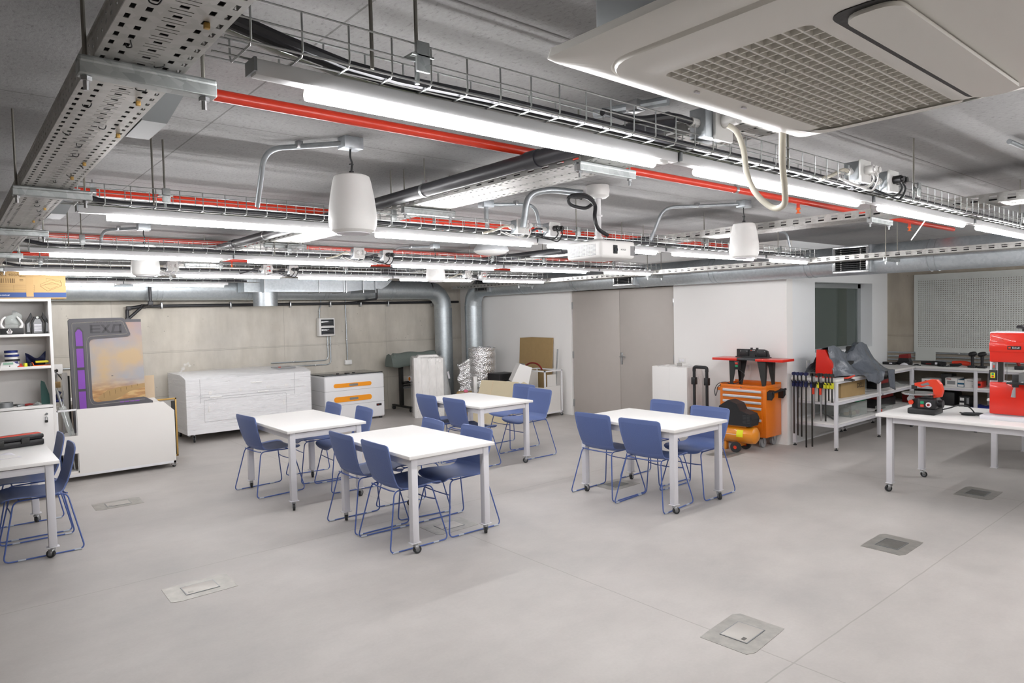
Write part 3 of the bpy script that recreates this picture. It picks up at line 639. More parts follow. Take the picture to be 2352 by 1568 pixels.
# ------------------------------------------------------------------ socket boxes on the trays
def socket(x, y, z, lab, kind, cords):
    e = thing('socket_box', lab, 'socket box', at(x, z, 'y', y))
    MB().box((-.05, -.035, -.045), (.045, .03, .045), .003).build('metal_housing', 'galvanised', e)
    f = MB().box((-.052, -.048, -.05), (.052, -.035, .05), .003).build('face_plate', 'white_plastic', e)
    MB().cyl((-.085, 0, .0), (-.05, 0, .0), .014, 10).cyl((-.072, 0, 0), (-.06, 0, 0), .018, 6).build('cable_gland', 'white_plastic', e)
    MB().tube(spline([(-.08, 0, 0), (-.13, .0, .0), (-.2, .02, -.03), (-.3, .02, -.055)]), .008, 7).build('feed_cable', 'pvc_dark' if kind != 'w' else 'cream_cable', e)
    m, cm = ('white_plastic', 'white_plastic') if kind in 'wr' else ('black_plastic', 'black_rubber')
    if kind == 'r': MB().box((-.01, -.052, -.03), (.03, -.047, .03), .002).build('red_socket', 'red_button', e)
    for k, dx in enumerate((-.012, .03)):
        p = MB().cyl((dx, -.049, .004), (dx, -.085, .004), .019, 14).cyl((dx, -.085, .004), (dx, -.095, .004), .013, 12).build('plug', m, e)
        if kind == 'r' and k: break
        MB().tube(spline([(dx, -.075, -.012), (dx, -.085, -.04), (dx-.03, -.07, -.075-.012*k), (dx-.09, -.04, -.07), (dx-.15, -.0, -.04)]), .0045, 6).build('plug_cord', cm, e)
    return e
for a in ((1965, 1.36, 398, 'socket box with white plugs on the first light row tray', 'w', 1), (2030, 1.36, 420, 'socket box with two black plugs on the first light row tray', 'b', 1),
          (1192, 3.54, 522, 'socket box with white plugs on second tray beside projector', 'w', 1), (1265, 3.54, 528, 'socket box with black plugs on second tray beside projector', 'b', 1),
          (820, 5.69, 582, 'socket box with white plugs on the third row tray', 'w', 1), (886, 5.69, 587, 'socket box with black plugs on the third row tray', 'b', 1),
          (612, 7.81, 618, 'socket box with red socket on the fourth row tray', 'r', 1), (671, 7.81, 620, 'socket box with black plugs on the fourth row tray', 'b', 1),
          (395, 7.81, 612, 'white socket box beside the far left speaker', 'w', 1), (1071, 7.81, 630, 'farthest socket box with white plug and dangling loop', 'w', 1), (1107, 7.81, 632, 'farthest socket box with red socket', 'r', 1)): socket(*a)
tag(MB().tube([at(2127, 503, 'y', 1.5), at(2093, 551, 'y', 1.5)], .003, 6).build('loose_wire', 'white_plastic'), 'thin white loose wire hanging under the first light row at right', 'wire')
# socket with the air conditioner's cord
e = thing('socket_box', 'large white socket box feeding the air conditioner cord', 'socket box', at(1624, 290, 'y', 1.37))
MB().box((-.06, -.035, -.05), (.05, .03, .05), .003).build('metal_housing', 'galvanised', e)
MB().box((-.02, -.048, -.055), (.085, -.035, .055), .003).build('face_plate', 'white_plastic', e)
MB().cyl((-.1, 0, .0), (-.06, 0, .0), .016, 10).build('cable_gland', 'white_plastic', e)
MB().cyl((.03, -.048, .01), (.03, -.10, .014), .024, 14).build('plug', 'white_plastic', e)
MB().tube(spline([(-.09, 0, 0), (-.2, 0, .0), (-.35, .02, -.03), (-.5, .03, -.03)]), .012, 8).build('feed_cable', 'pvc_dark', e)
pts = [at(1672, 288, 'y', 1.26), at(1692, 303, 'y', 1.24), at(1708, 345, 'y', 1.22), at(1716, 400, 'y', 1.19), at(1738, 446, 'y', 1.15), at(1775, 477, 'y', 1.1), at(1800, 470, 'y', 1.05), at(1803, 440, 'y', 1.02), at(1797, 375, 'y', .97), at(1797, 318, 'y', .945), at(1797, 285, 'y', .94)]
tag(MB().tube(spline(pts, 6), .0092, 12).build('looped_cable', 'cream_cable'), 'cream power cord looping down from the air conditioner', 'cord')

# ------------------------------------------------------------------ projector
e = thing('projector', 'white projector hanging upside down from a ceiling pole', 'projector', (3.50, 3.19, 2.138), R(-2))
W, D, H = .335, .335, .118
b = MB().box((-W/2, -D/2, 0), (W/2, D/2, H), .022, 3); body = b.build('body', 'white_plastic', e)
s = MB()
for k in range(9):
    for j in range(5): s.box((-W/2-.002, -D/2+.05+j*.05, .02+k*.0085), (-W/2+.004, -D/2+.094+j*.05, .0235+k*.0085))
s.build('side_vent', 'grey_plastic_solid', e, smooth=0)
s = MB()
for k in range(8): s.box((.115+k*.006, -D/2-.002, .02), (.118+k*.006, -D/2+.004, .085))
s.build('front_vent', 'grey_plastic_solid', e, smooth=0)
MB().box((-.055, -D/2-.003, .028), (-.012, -D/2+.01, .086), .004).build('lens_recess', 'black_plastic', e)
MB().cyl((-.033, -D/2-.008, .055), (-.033, -D/2, .055), .017, 20).build('lens', 'dark_glass', e)
text('lettering', 'EPSON', .016, 'grey_plastic_solid', e, (.045, -D/2-.001, .058), (-PI/2, 0, PI))
MB().lathe([(.0, .105), (.1, .105), (.098, .115), (.06, .135), (.028, .145), (.028, .165)], 24, (0, 0.02, 0), caps=False).build('mount_plate', 'white_plastic', e)
MB().cyl((0, .02, .14), (0, .02, .46), .021, 16).cyl((0, .02, .3), (0, .02, .308), .03, 14).build('pole', 'white_enamel', e)
MB().lathe([(.03, .42), (.06, .425), (.078, .44), (.082, .475), (.078, .51), (0, .51)], 28, (0, .02, 0), caps=False).build('ceiling_rose', 'white_plastic', e)
a = MB()
for k in range(3): a.tube(spline([(-.08-.01*k, .1, .11), (-.05, .06, .125+.004*k), (.0, .0, .13), (.06, -.02, .125), (.1, .06+.02*k, .118)]), .004, 6)
a.build('connector_cables', 'pvc_black', e)
loom = [at(1335, 455, 'y', 3.25), at(1308, 452, 'y', 3.25), at(1310, 470, 'y', 3.3), at(1345, 478, 'y', 3.26), at(1362, 462, 'y', 3.2), at(1340, 447, 'y', 3.18), at(1312, 450, 'y', 3.17), at(1345, 452, 'y', 3.13), at(1366, 470, 'y', 3.12), at(1366, 500, 'y', 3.1), at(1374, 525, 'y', 3.1), at(1395, 540, 'y', 3.12)]
tag(MB().tube(spline(loom, 5), .013, 10).build('cable_loom', 'pvc_black'), 'coiled black cable loom beside the projector pole', 'cable')

# ------------------------------------------------------------------ ceiling cassette air conditioner
AX0, AX1, AY0, AY1, AZ = .872, 1.825, .24, .925, 2.238
e = thing('air_conditioner', 'white ceiling cassette air conditioner with grid intake at upper right', 'air conditioner', ((AX0+AX1)/2, (AY0+AY1)/2, AZ))
w, d = (AX1-AX0)/2, (AY1-AY0)/2
def ring(x0, y0, x1, y1, r, z, seg=6): return [(p[0], p[1], z) for p in rrect(x0, y0, x1, y1, r, seg)]
gx0, gx1, gy0, gy1 = 1.095-1.348, 1.765-1.348, .535-.582, .83-.582
n = len(ring(0, 0, 1, 1, .1, 0))
lv = [ring(-w+.004, -d+.004, w-.004, d-.004, .012, .026), ring(-w, -d, w, d, .012, .010), ring(-w+.006, -d+.006, w-.006, d-.006, .02, .005), ring(-w+.088, -d+.038, w-.043, d-.033, .09, .003), ring(-w+.091, -d+.041, w-.046, d-.036, .09, .007), ring(-w+.095, -d+.045, w-.05, d-.04, .09, -.003), ring(-w+.11, -d+.06, w-.065, d-.055, .09, -.005), ring(gx0-.02, gy0-.02, gx1+.02, gy1+.02, .03, -.005), ring(gx0, gy0, gx1, gy1, .02, .0), ring(gx0, gy0, gx1, gy1, .02, .012)]
b = MB(); b.add([p for q in lv for p in q], [(i*n+k, i*n+(k+1) % n, (i+1)*n+(k+1) % n, (i+1)*n+k) for i in range(len(lv)-1) for k in range(n)])
b.build('panel', 'ac_plastic', e, smooth=40)
g = MB()
nx, ny = 24, 12
for k in range(nx+1):
    x = gx0+(gx1-gx0)*k/nx; g.box((x-.0016, gy0, .001), (x+.0016, gy1, .014))
for k in range(ny+1):
    y = gy0+(gy1-gy0)*k/ny; g.box((gx0, y-.0018, 0), (gx1, y+.0018, .014))
g.build('intake_grid', 'ac_plastic', e, smooth=0)
MB().box((gx0-.01, gy0-.01, .0145), (gx1+.01, gy1+.01, .02)).build('filter', 'ac_grille', e, smooth=0)
MB().prism(rrect(gx0-.02, gy0-.125, gx1-.01, gy0-.034, .03), -.0068, -.0045, 'z').build('vent_slot', 'black_plastic', e, smooth=0)
MB().prism(rrect(gx0-.003, gy0-.132, gx1-.02, gy0-.05, .03), -.014, -.0069, 'z').build('air_flap', 'ac_plastic', e, smooth=30)
MB().box((-w+.03, -d+.05, .027), (w-.05, d-.1, CZ-AZ-.03), .004).build('casing', 'grey_metal', e)
for sx in (-1, 1):
    for sy in (-1, 1):
        q = MB().cyl((sx*(w-.04), sy*(d-.12), .1), (sx*(w-.04), sy*(d-.12), CZ-AZ), .005, 8).box((sx*(w-.04)-.02, sy*(d-.12)-.015, .1), (sx*(w-.04)+.02, sy*(d-.12)+.015, .2)); q.build('hanger', 'strut_steel', e)
for k in (-.12, .06): MB().cbox((k, gy1+.012, -.005), (.016, .006, .004), .001).build('grid_catch', 'paper', e)
MB().cbox((w-.1, -d+.09, .0), (.02, .01, .002)).build('badge', 'ac_grille', e)
# ------------------------------------------------------------------ chairs
def chair_proto(label, loc, rz):
    e = thing('shell_chair', label, 'chair', loc, rz, 'blue shell chairs on sled bases')
    seat = [(.232, .425, .185), (.228, .437, .205), (.212, .449, .218), (.17, .457, .226), (.10, .457, .229), (.03, .453, .228), (-.05, .448, .224), (-.115, .449, .216), (-.158, .459, .208), (-.183, .478, .202), (-.197, .505, .198)]
    back = [(-.197, .505, .198), (-.211, .54, .202), (-.225, .59, .209), (-.238, .65, .216), (-.248, .71, .221), (-.256, .765, .223), (-.2585, .788, .222), (-.2595, .801, .216), (-.260, .809, .203), (-.2603, .813, .185)]
    def shell(name, prof, m, k0, k1):
        n = 14; b = MB(); N = len(prof)-1
        def fn(u, v):
            i = min(int(round(v*N)), N); x, z, w = prof[i]; t = 2*u-1
            kb = k0+(k1-k0)*v                       # 0 seat, 1 back
            return (x+kb*(.034-.02*max(0, min(1, (z-.5)/.3)))*t*t, t*w, z+(1-kb)*(.016*t**4-.006*(1-t*t)))
        b.grid(fn, n, N)
        bm = bmesh.new(); vs = [bm.verts.new(v) for v in b.v]
        for f in b.f: bm.faces.new([vs[i] for i in f])
        bmesh.ops.recalc_face_normals(bm, faces=bm.faces[:])
        bmesh.ops.solidify(bm, geom=bm.faces[:], thickness=.009)
        c = MB().take(bm); return c.build(name, m, e, smooth=50)
    shell('seat', seat, 'chair_blue', 0, .8)
    shell('backrest', back, 'chair_mesh_blue', .8, 1)
    r = .0057
    for s in (-1, 1):
        P = fillet([(.165, .165*s, .436), (.25, .258*s, .0075), (-.272, .262*s, .0075), (-.178, .182*s, .448)], .045, 5, True)
        o = MB().tube(P, r, 8, closed=True).build('side_frame', 'chair_frame_blue', e)
        for x in (.16, -.2): MB().cyl((x, (.2585+.002*(x < 0))*s, .0077), (x-.05, (.2588+.002*(x < 0))*s, .0077), .0076, 8).build('glide', 'glide_clear', e)
    MB().tube(spline([(.187, -.189, .326), (.178, -.1, .318), (.176, 0, .316), (.178, .1, .318), (.187, .189, .326)], 4), .005, 8).build('stretcher', 'chair_frame_blue', e)
    MB().tube(fillet([(-.178, -.182, .448), (-.17, -.1, .437), (-.17, .1, .437), (-.178, .182, .448)], .05), r, 8).build('seat_support', 'chair_frame_blue', e)
    MB().tube([(.13, -.166, .436), (.13, .166, .436)], r, 8).build('seat_support', 'chair_frame_blue', e)
    return e
CH = [  # rear runner x, centre y, facing (deg), label
 (4.705, 4.465, 2, 'blue chair with back to camera before the grey door, left of the pair'),
 (4.715, 3.90, 5, 'blue chair with back to camera before the grey door, right of the pair'),
 (5.985, 4.50, 180, 'blue chair behind the table before the grey door, in front of the white foam block'),
 (5.862, 3.89, 180, 'blue chair behind the table before the grey door, in front of the orange compressor'),
 (2.50, 5.275, 0, 'blue chair at the left of the nearest table, farther of its two left chairs'),
 (2.498, 4.695, -1, 'blue chair nearest the camera, back turned, at the left of the nearest table'),
 (3.515, 5.31, 173, 'blue chair tucked at the right side of the nearest table, farther one'),
 (3.552, 4.69, 180, 'blue chair at right side of the nearest table, dark glossy seat showing'),
 (2.295, 6.99, 5, 'lone blue chair left of the table before the wrapped machine'),
 (3.42, 7.21, 176, 'blue chair before the white orange cabinet, left one of two'),
 (3.485, 6.60, 175, 'blue chair before the white orange cabinet, right one of two'),
 (4.50, 7.06, 0, 'blue chair at the left of the farthest table, left one of two'),
 (4.50, 6.47, 0, 'blue chair at the left of the farthest table, right one of two'),
 (5.88, 6.42, 180, 'blue chair at the right of the farthest table, nearer one of two'),
 (6.12, 7.0, 180, 'blue chair at the right of the farthest table, behind its twin'),
 (.80, 6.52, 180, 'blue chair at left edge beside the table with tool case, nearer one'),
 (.80, 7.15, 180, 'blue chair at left edge beside the table with tool case, farther one'),
]
c0 = None
for x, y, a, lab in CH:
    loc = (x+.272*math.cos(R(a)), y+.272*math.sin(R(a)), 0)
    if c0 is None: c0 = chair_proto(lab, loc, R(a))
    else: dup(c0, loc, R(a), lab)

# ------------------------------------------------------------------ tables
def caster(parent, x, y, top, r=.031, a=0, plate=True, white=True):
    p = MB()
    if plate: p.box((x-.042, y-.03, top-.006), (x+.042, y+.03, top), .002)
    p.build('caster_plate', 'white_frame' if white else 'steel', parent)
    ca, sa = math.cos(a), math.sin(a); ox, oy = x+ca*.018, y+sa*.018
    b = MB()
    for s in (-1, 1):
        b.add([(x-sa*.016*s-ca*.016, y+ca*.016*s-sa*.016, top-.02), (x-sa*.016*s+ca*.03, y+ca*.016*s+sa*.03, top-.02), (ox-sa*.016*s+ca*.01, oy+ca*.016*s+sa*.01, r-.006), (ox-sa*.016*s-ca*.01, oy+ca*.016*s-sa*.01, r-.006)], [(0, 1, 2, 3)])
    b.cyl((x, y, top-.03), (x, y, top-.005), .016, 12)
    b.build('caster_fork', 'steel', parent, solid=.003)
    w = MB(); d = Vector((-sa, ca, 0)); c = Vector((ox, oy, r))
    w.cyl(c-d*.011, c+d*.011, r, 20).mat(1).cyl(c-d*.0125, c+d*.0125, r*.55, 14); w.build('caster_wheel', ['black_rubber', 'grey_metal'], parent)
def table(label, x0, y0, x1, y1, h=.75, top=.026, legs=4, leg=.055, cast=True, group='white worktables', name='worktable', inset=.035, skip=()):
    e = thing(name, label, 'table', (x0, y0, 0), 0, group); W, L = x1-x0, y1-y0
    MB().box((0, 0, h-top), (W, L, h), .0025).build('tabletop', 'laminate', e)
    i = inset; z1 = h-top-.012; z0 = z1-.05
    for a, c in (((i+leg, i+.008, z0), (W-i-leg, i+.038, z1)), ((i+leg, L-i-.038, z0), (W-i-leg, L-i-.008, z1)), ((i+.008, i+leg, z0), (i+.038, L-i-leg, z1)), ((W-i-.038, i+leg, z0), (W-i-.008, L-i-leg, z1))):
        MB().box(a, c, .002).build('frame_rail', 'white_frame', e)
    MB().box((i+.06, i+.06, z1), (W-i-.06, L-i-.06, h-top)).build('shadow_gap_fill', 'dark_grey', e, smooth=0)  # dark fill stands for the shade between top and frame
    lo = .088 if cast else .004
    for sx in (0, 1):
        for sy in (0, 1):
            x = i+leg/2 if not sx else W-i-leg/2; y = i+leg/2 if not sy else L-i-leg/2
            l = MB().box((x-leg/2, y-leg/2, lo), (x+leg/2, y+leg/2, h-top-.002), .006).build('leg', 'white_frame', e)
            if cast: caster(l, x, y, lo, a=random.uniform(-2.6, 2.6))
            else: MB().box((x-leg/2-.012, y-leg/2-.006, 0), (x+leg/2+.006, y+leg/2+.006, .006)).build('foot_plate', 'white_frame', l)
    return e
table('white square topped table nearest the camera with four blue chairs', 2.585, 4.27, 3.385, 5.52)
table('white table before the big wrapped machine, one chair on its left', 2.385, 6.06, 3.185, 7.31)
table('white table farthest back near the corner duct pipes', 4.555, 6.0, 5.355, 7.24)
table('white table with four tucked chairs in front of the grey double door', 4.775, 3.535, 5.585, 4.72)
table('white table cut by the left edge carrying a black tool case', -.16, 6.125, .645, 7.46)
table('long white bench at right carrying scroll saw and band saw', 6.80, -.3, 7.80, 2.71, group='white workbenches', name='workbench', inset=.07)
table('white table behind the band saw, only its plain legs showing', 8.62, .8, 9.93, 2.29, cast=False, group='white workbenches', name='workbench', inset=.03)
# tool case and papers on the left table
e = thing('tool_case', 'black tool case with red lid strip lying on the left edge table', 'tool case', (.33, 7.06, .751), R(12))
MB().box((-.30, -.085, 0), (.30, .085, .052), .012).build('base_shell', 'black_plastic', e)
MB().box((-.30, -.085, .054), (.30, .085, .095), .014).build('lid', 'black_plastic', e)
MB().box((-.27, -.045, .09), (.29, .03, .099), .004).build('red_strip', 'red_plastic', e)
for x in (-.2, -.02, .16): MB().box((x-.03, -.095, .03), (x+.03, -.083, .075), .003).build('latch', 'black_metal', e)
e = tag(MB().grid(lambda u, v: (.20+.24*u-.05*v, 6.47+.24*v+.03*u, .7525+.016*math.sin(u*5+1)*math.sin(v*PI)+.012*u*v*(math.sin(u*9))**2), 14, 12).build('paper_sheets', 'paper', solid=.002), 'crumpled white paper sheets lying on the left edge table', 'paper')
# ------------------------------------------------------------------ bookcase
BX0, BX1, BY, BD = -.55, .868, 8.3, .36
e = thing('bookcase', 'tall white melamine bookcase with lower locked doors at left edge', 'bookcase', (BX0, BY, 0)); W = BX1-BX0; t = .026
for x in (0, W-t): MB().box((x, 0, .02), (x+t, BD, 2.04), .001).build('side_panel', 'melamine', e)
MB().box((t, BD-.012, .05), (W-t, BD, 2.04)).build('back_panel', 'melamine_back', e, smooth=0)
for z in (.06, .935, 1.335, 1.66, 2.014): MB().box((t, .0, z), (W-t, BD-.012, z+t), .001).build('shelf', 'melamine', e)
for k in (0, 1):
    x = t+.002+k*(W-2*t)/2; d = MB().box((x, -.018, .09), (x+(W-2*t)/2-.004, -.001, .93), .001).build('door', 'melamine', e)
    if k: MB().cyl((W-.085, -.03, .875), (W-.085, -.018, .875), .011, 14).build('lock', 'grey_metal', d)
e2 = thing('padlock', 'small dark padlock hanging on the bookcase door lock', 'padlock', (BX1-.09, BY-.03, .80))
MB().box((-.013, -.006, -.012), (.013, .006, .012), .003).build('lock_body', 'black_metal', e2)
MB().tube(fillet([(-.009, 0, .012), (-.009, 0, .045), (.009, 0, .045), (.009, 0, .012)], .009, 5), .0028, 8).build('shackle', 'chrome', e2)
# big carton on the bookcase
e = thing('carton', 'flat brown carton with printed drawing and blue stripe on the bookcase', 'box', (.62, 8.34, 2.041), R(-2))
MB().box((-.75, 0, 0), (.385, .33, .272), .003).build('box_body', 'carton', e)
MB().box((-.75, -.0015, .012), (.385, .001, .062)).build('blue_stripe', 'carton_blue', e, smooth=0)
MB().box((.05, -.002, .02), (.11, .001, .27)).build('packing_tape', 'carton', e, smooth=0)
text('lettering', '400A3', .036, 'carton_ink', e, (-.035, -.001, .235), FACE_S, sx=1.15)
text('lettering', 'DAXA', .04, 'carton_ink', e, (-.17, -.001, .235), FACE_S, sx=1.2)
text('lettering', 'www.daxa.com.ar', .024, 'white_plastic', e, (-.17, -.003, .036), FACE_S)
ink = MB()
for q in range(9): ink.box((-.18+q*.017, -.0015, .155), (-.18+q*.017+random.uniform(.004, .012), .0005, .2))
for z in (.075, .095, .115, .135): ink.box((-.2, -.0012, z), (.12, .0005, z+.002))
for x in (-.2, -.05, .12): ink.box((x, -.0012, .075), (x+.002, .0005, .137))
for z in (.215, .19, .175): ink.box((.0, -.0012, z), (.0+.03+.02*(z > .2), .0005, z+.005))
def iso(px, pz): return (.17+px, -.0015, .075+pz)
for a, c in (((0, .05), (.06, 0)), ((.06, 0), (.18, .055)), ((.18, .055), (.10, .09)), ((.10, .09), (0, .05)), ((0, .05), (0, .07)), ((0, .07), (.09, .115)), ((.09, .115), (.18, .09)), ((.18, .09), (.18, .055)), ((.03, .07), (.15, .075)), ((.05, .13), (.17, .11)), ((.05, .13), (.05, .105)), ((.17, .11), (.17, .09)), ((.04, .045), (.08, .02)), ((.08, .02), (.15, .055))): ink.tube([iso(*a), iso(*c)], .0011, 4)
ink.build('printed_drawing', 'carton_ink', e, smooth=0)
# ---- things on the bookcase shelves
Zs = (.961, 1.361, 1.686)
e = thing('clear_visor_box', 'clear dome with white rims on black tray, top shelf of bookcase', 'display', (.56, 8.43, Zs[2]), 0)
MB().box((-.115, -.07, 0), (.075, .07, .062), .003).build('tray', 'black_plastic', e)
MB().grid(lambda u, v: (-.07+.11*u, -.02+.04*math.sin(v*PI), .065+.13*math.sin(v*PI*.9)*(.8+.2*math.sin(u*PI))), 10, 8).build('clear_dome', 'clear_plastic', e, solid=.002)
for x in (-.085, .05): MB().tube(spline([(x, -.02, .06), (x-.02*(1 if x < 0 else -1), -.02, .10), (x-.005, -.02, .15), (x+.02*(1 if x < 0 else -1), -.0, .175)]), [.016, .015, .015, .014, .014, .013, .013, .012, .012, .012, .012, .011, .011, .01, .01, .01, .009, .009, .008][:19], 8).build('white_rim', 'foam_white', e)
MB().grid(lambda u, v: (-.02+.08*u+.02*v, .05, .12+.12*v-.05*u*u), 5, 5).build('clear_fin', 'clear_plastic', e, solid=.002)
b = MB(); px = .006
for r_, row in enumerate(['...XX...', '..X..X..', '..X..X..', '.X.XX.X.', 'XX....XX', 'XXXXXXXX', '.X....X.', '.XXXXXX.']):
    for c_, ch in enumerate(row):
        if ch == 'X': b.box(((c_-4)*px-.04, -.0735, .052-r_*px), ((c_-3)*px-.04, -.07, .052-(r_-1)*px))
b.build('pixel_mark', 'foam_white', e, smooth=0)
e = thing('work_light', 'black and grey armoured work lamp with folding side wings on top shelf', 'lamp', (.755, 8.43, Zs[2]))
MB().prism([(-.05, 0), (.05, 0), (.052, .12), (.025, .175), (-.025, .175), (-.052, .12)], -.04, .05, 'y').build('body', 'black_plastic', e)
MB().prism([(-.036, .012), (.036, .012), (.036, .11), (.02, .15), (-.02, .15), (-.036, .11)], -.05, -.04, 'y').build('lens_panel', 'grey_plastic_solid', e)
g = MB()
for k in range(6): g.box((-.03, -.054, .03+k*.012), (.03, -.05, .036+k*.012))
g.build('rib_grille', 'paper', e, smooth=0)
for s in (-1, 1): MB().prism([(s*.058, 0), (s*.098, 0), (s*.1, .11), (s*.05, .215), (s*.04, .17), (s*.066, .12)], -.045, .03, 'y').build('wing', 'black_plastic', e); MB().prism([(s*.066, .02), (s*.09, .02), (s*.09, .10), (s*.07, .12)], -.049, -.045, 'y').build('wing_lens', 'grey_plastic_solid', e)
MB().cyl((0, -.045, .165), (0, -.02, .165), .012, 12).build('knob', 'chrome', e)
z = Zs[1]
for k, (w, m, h, dx) in enumerate(((.055, 'blue_plastic', .034, 0), (.06, 'melamine', .022, -.008), (.062, 'black_plastic', .018, .0), (.056, 'melamine', .024, -.006), (.06, 'blue_plastic', .02, -.002), (.058, 'melamine', .018, -.006), (.056, 'blue_plastic', .022, -.008))):
    e = thing('paint_tin', ['bottom blue tin in the stack on the second bookcase shelf', 'second tin from the bottom in the shelf stack, cream', 'black tin in the middle of the shelf stack', 'cream tin above the black tin in the shelf stack', 'third tin from the top in the shelf stack, blue lid', 'cream tin next to the top of the shelf stack', 'topmost blue tin of the stack on the second bookcase shelf'][k], 'tin', (.535+dx, 8.44, z+.0005), 0, 'tins stacked on the second shelf')
    MB().lathe([(0, 0), (w, 0), (w+.002, .002), (w+.002, .004), (w, .005), (w, h-.004), (w+.002, h-.003), (w+.002, h), (0, h)], 24, caps=False).build('tin_body', m, e)
    z += h+.001
    if k in (0, 1): MB().box((.01, -w-.002, .004), (.05, -w+.02, h-.004)).build('label', 'blue_plastic' if k else 'paper', e, smooth=0)
e = thing('timer_device', 'white handheld device with green display on the second bookcase shelf', 'device', (.50, 8.345, Zs[1]), R(6))
MB().prism([(-.075, 0), (.06, 0), (.06, .03), (.04, .052), (-.06, .052), (-.075, .02)], -.03, .05, 'y').build('case', 'white_plastic', e)
MB().box((-.05, -.034, .03), (.03, -.03, .05)).build('display', 'green_led', e); MB().cyl((0, -.034, .014), (0, -.03, .014), .005, 8).build('button', 'black_plastic', e)
e = tag(MB().grid(lambda u, v: (.66+.145*u+.02*v*(u-.4), 8.50+.05*math.sin(u*4+v*2), Zs[1]+.004+.125*v*(.62+.42*(2*u-.95)**2)+.01*math.sin(9*u)*v), 14, 10).build('cloth_bag', 'navy', solid=.01), 'crumpled navy blue bag on the second bookcase shelf', 'bag')
e = thing('plastic_tray', 'orange tray holding yellow parts on the second bookcase shelf', 'tray', (.78, 8.39, Zs[1]))
MB().prism([(-.08, 0), (.08, 0), (.09, .035), (.084, .035), (.074, .006), (-.074, .006), (-.084, .035), (-.09, .035)], -.05, .06, 'y').build('tray_shell', 'orange_head', e)
MB().box((-.06, -.03, .03), (.05, .03, .05), .004).build('yellow_insert', 'yellow', e)
for k, (x, m, lab, s) in enumerate(((.595, 'red_plastic', 'flat red clip on the second bookcase shelf front', (.05, .02, .012)), (.63, 'yellow', 'small yellow block beside orange tray on shelf', (.03, .03, .035)), (.685, 'yellow', 'yellow strip before the orange tray on shelf', (.06, .012, .008)), (.60, 'red_button', 'small red connector behind the flat red clip', (.022, .02, .03)), (.67, 'black_plastic', 'black small tool between yellow block and orange tray', (.05, .03, .03)))):
    e = tag(MB().cbox((x, 8.335+.03*(k > 1)+.03*(k == 3), Zs[1]+s[2]/2), s, .004, (0, 0, k*.5)).build('small_part', m), lab, 'small part')
# third open shelf
e = thing('tape_roll', 'grey duct tape roll on the lowest open bookcase shelf', 'tape', (.45, 8.40, Zs[0]))
MB().lathe([(.05, 0), (.072, 0), (.072, .05), (.05, .05), (.05, 0)], 28, caps=False).build('roll', 'grey_metal', e)
e = tag(MB().prism([(0, 0), (.075, .0), (.07, .10), (.035, .23), (.005, .245), (0, .2)], 8.36, 8.366, 'y').build('set_square', 'green_plastic'), 'dark green set square standing at right end of the lowest open shelf', 'set square'); e.location = (.755, .05, Zs[0])
for k, (x, y, L, a, m, lab) in enumerate(((.56, 8.42, .14, .1, 'black_metal', 'dark long tool lying on the lowest open shelf'), (.6, 8.37, .12, .6, 'grey_metal', 'grey pliers lying on the lowest open shelf'), (.66, 8.36, .09, -.3, 'red_dark', 'small red handled tool lying on the lowest open shelf'))):
    e = thing('hand_tool', lab, 'tool', (x, y, Zs[0]+.012), a)
    MB().tube([(-L/2, 0, 0), (-L*.1, 0, .004), (L/2, 0, 0)], [.012, .01, .006], 8).build('handle', m, e)
    MB().cbox((L*.5, 0, 0), (.05, .02, .012), .004).build('jaw', 'grey_metal', e)
e = tag(MB().grid(lambda u, v: (.68+.085*u, 8.36+.09*v, Zs[0]+.003+.035*math.sin(u*PI)*math.sin(v*PI)*(.6+.4*math.sin(u*17)*math.sin(v*13))), 14, 14).build('parts_bag', 'clear_plastic', solid=.002), 'crumpled clear bag of blue parts on the lowest open shelf', 'bag')

# ------------------------------------------------------------------ storage cart with boards
CX0, CX1, CY0, CY1 = .93, 2.135, 8.97, 9.52
e = thing('board_cart', 'white wheeled storage cart with large blank front panel', 'cart', (CX0, CY0, 0)); W = CX1-CX0; D = CY1-CY0
MB().prism([(.20, .085), (W, .085), (W, .70), (W-.115, .815), (.20, .815)], 0, .018, 'y').build('front_panel', 'cart_board', e)
MB().box((.0, .0, .32), (.20, .018, .52)).build('front_panel', 'cart_board', e)
MB().box((.0, .0, .085), (.2, .018, .10)).build('front_panel', 'cart_board', e)
MB().prism([(.0, .085), (W, .085), (W, .72), (W-.1, .82), (0, .82)], D-.018, D, 'y').build('back_panel', 'cart_board', e)
MB().box((.0, .018, .10), (W, D-.018, .118)).build('bottom_board', 'cart_board', e)
MB().box((0, .02, .50), (W-.02, D-.02, .515)).build('divider_shelf', 'cart_board', e)
f = MB()
for a, c in (((0, 0, .055), (W, .03, .085)), ((0, D-.03, .055), (W, D, .085)), ((0, 0, .055), (.03, D, .085)), ((W-.03, 0, .055), (W, D, .085)), ((0, .018, .085), (.022, .04, .82)), ((0, D-.04, .085), (.022, D-.018, .82)), ((0, .018, .80), (.2, .04, .82)), ((0, .018, .8), (.022, D-.018, .82)), ((.19, .018, .085), (.205, .035, .81))): f.box(a, c, .002)
f.build('steel_frame', 'white_enamel', e)
for x, y in ((.05, .04), (W-.03, .04), (.05, D-.04), (W-.03, D-.04)): caster(e, x, y, .056, r=.022, a=.6)
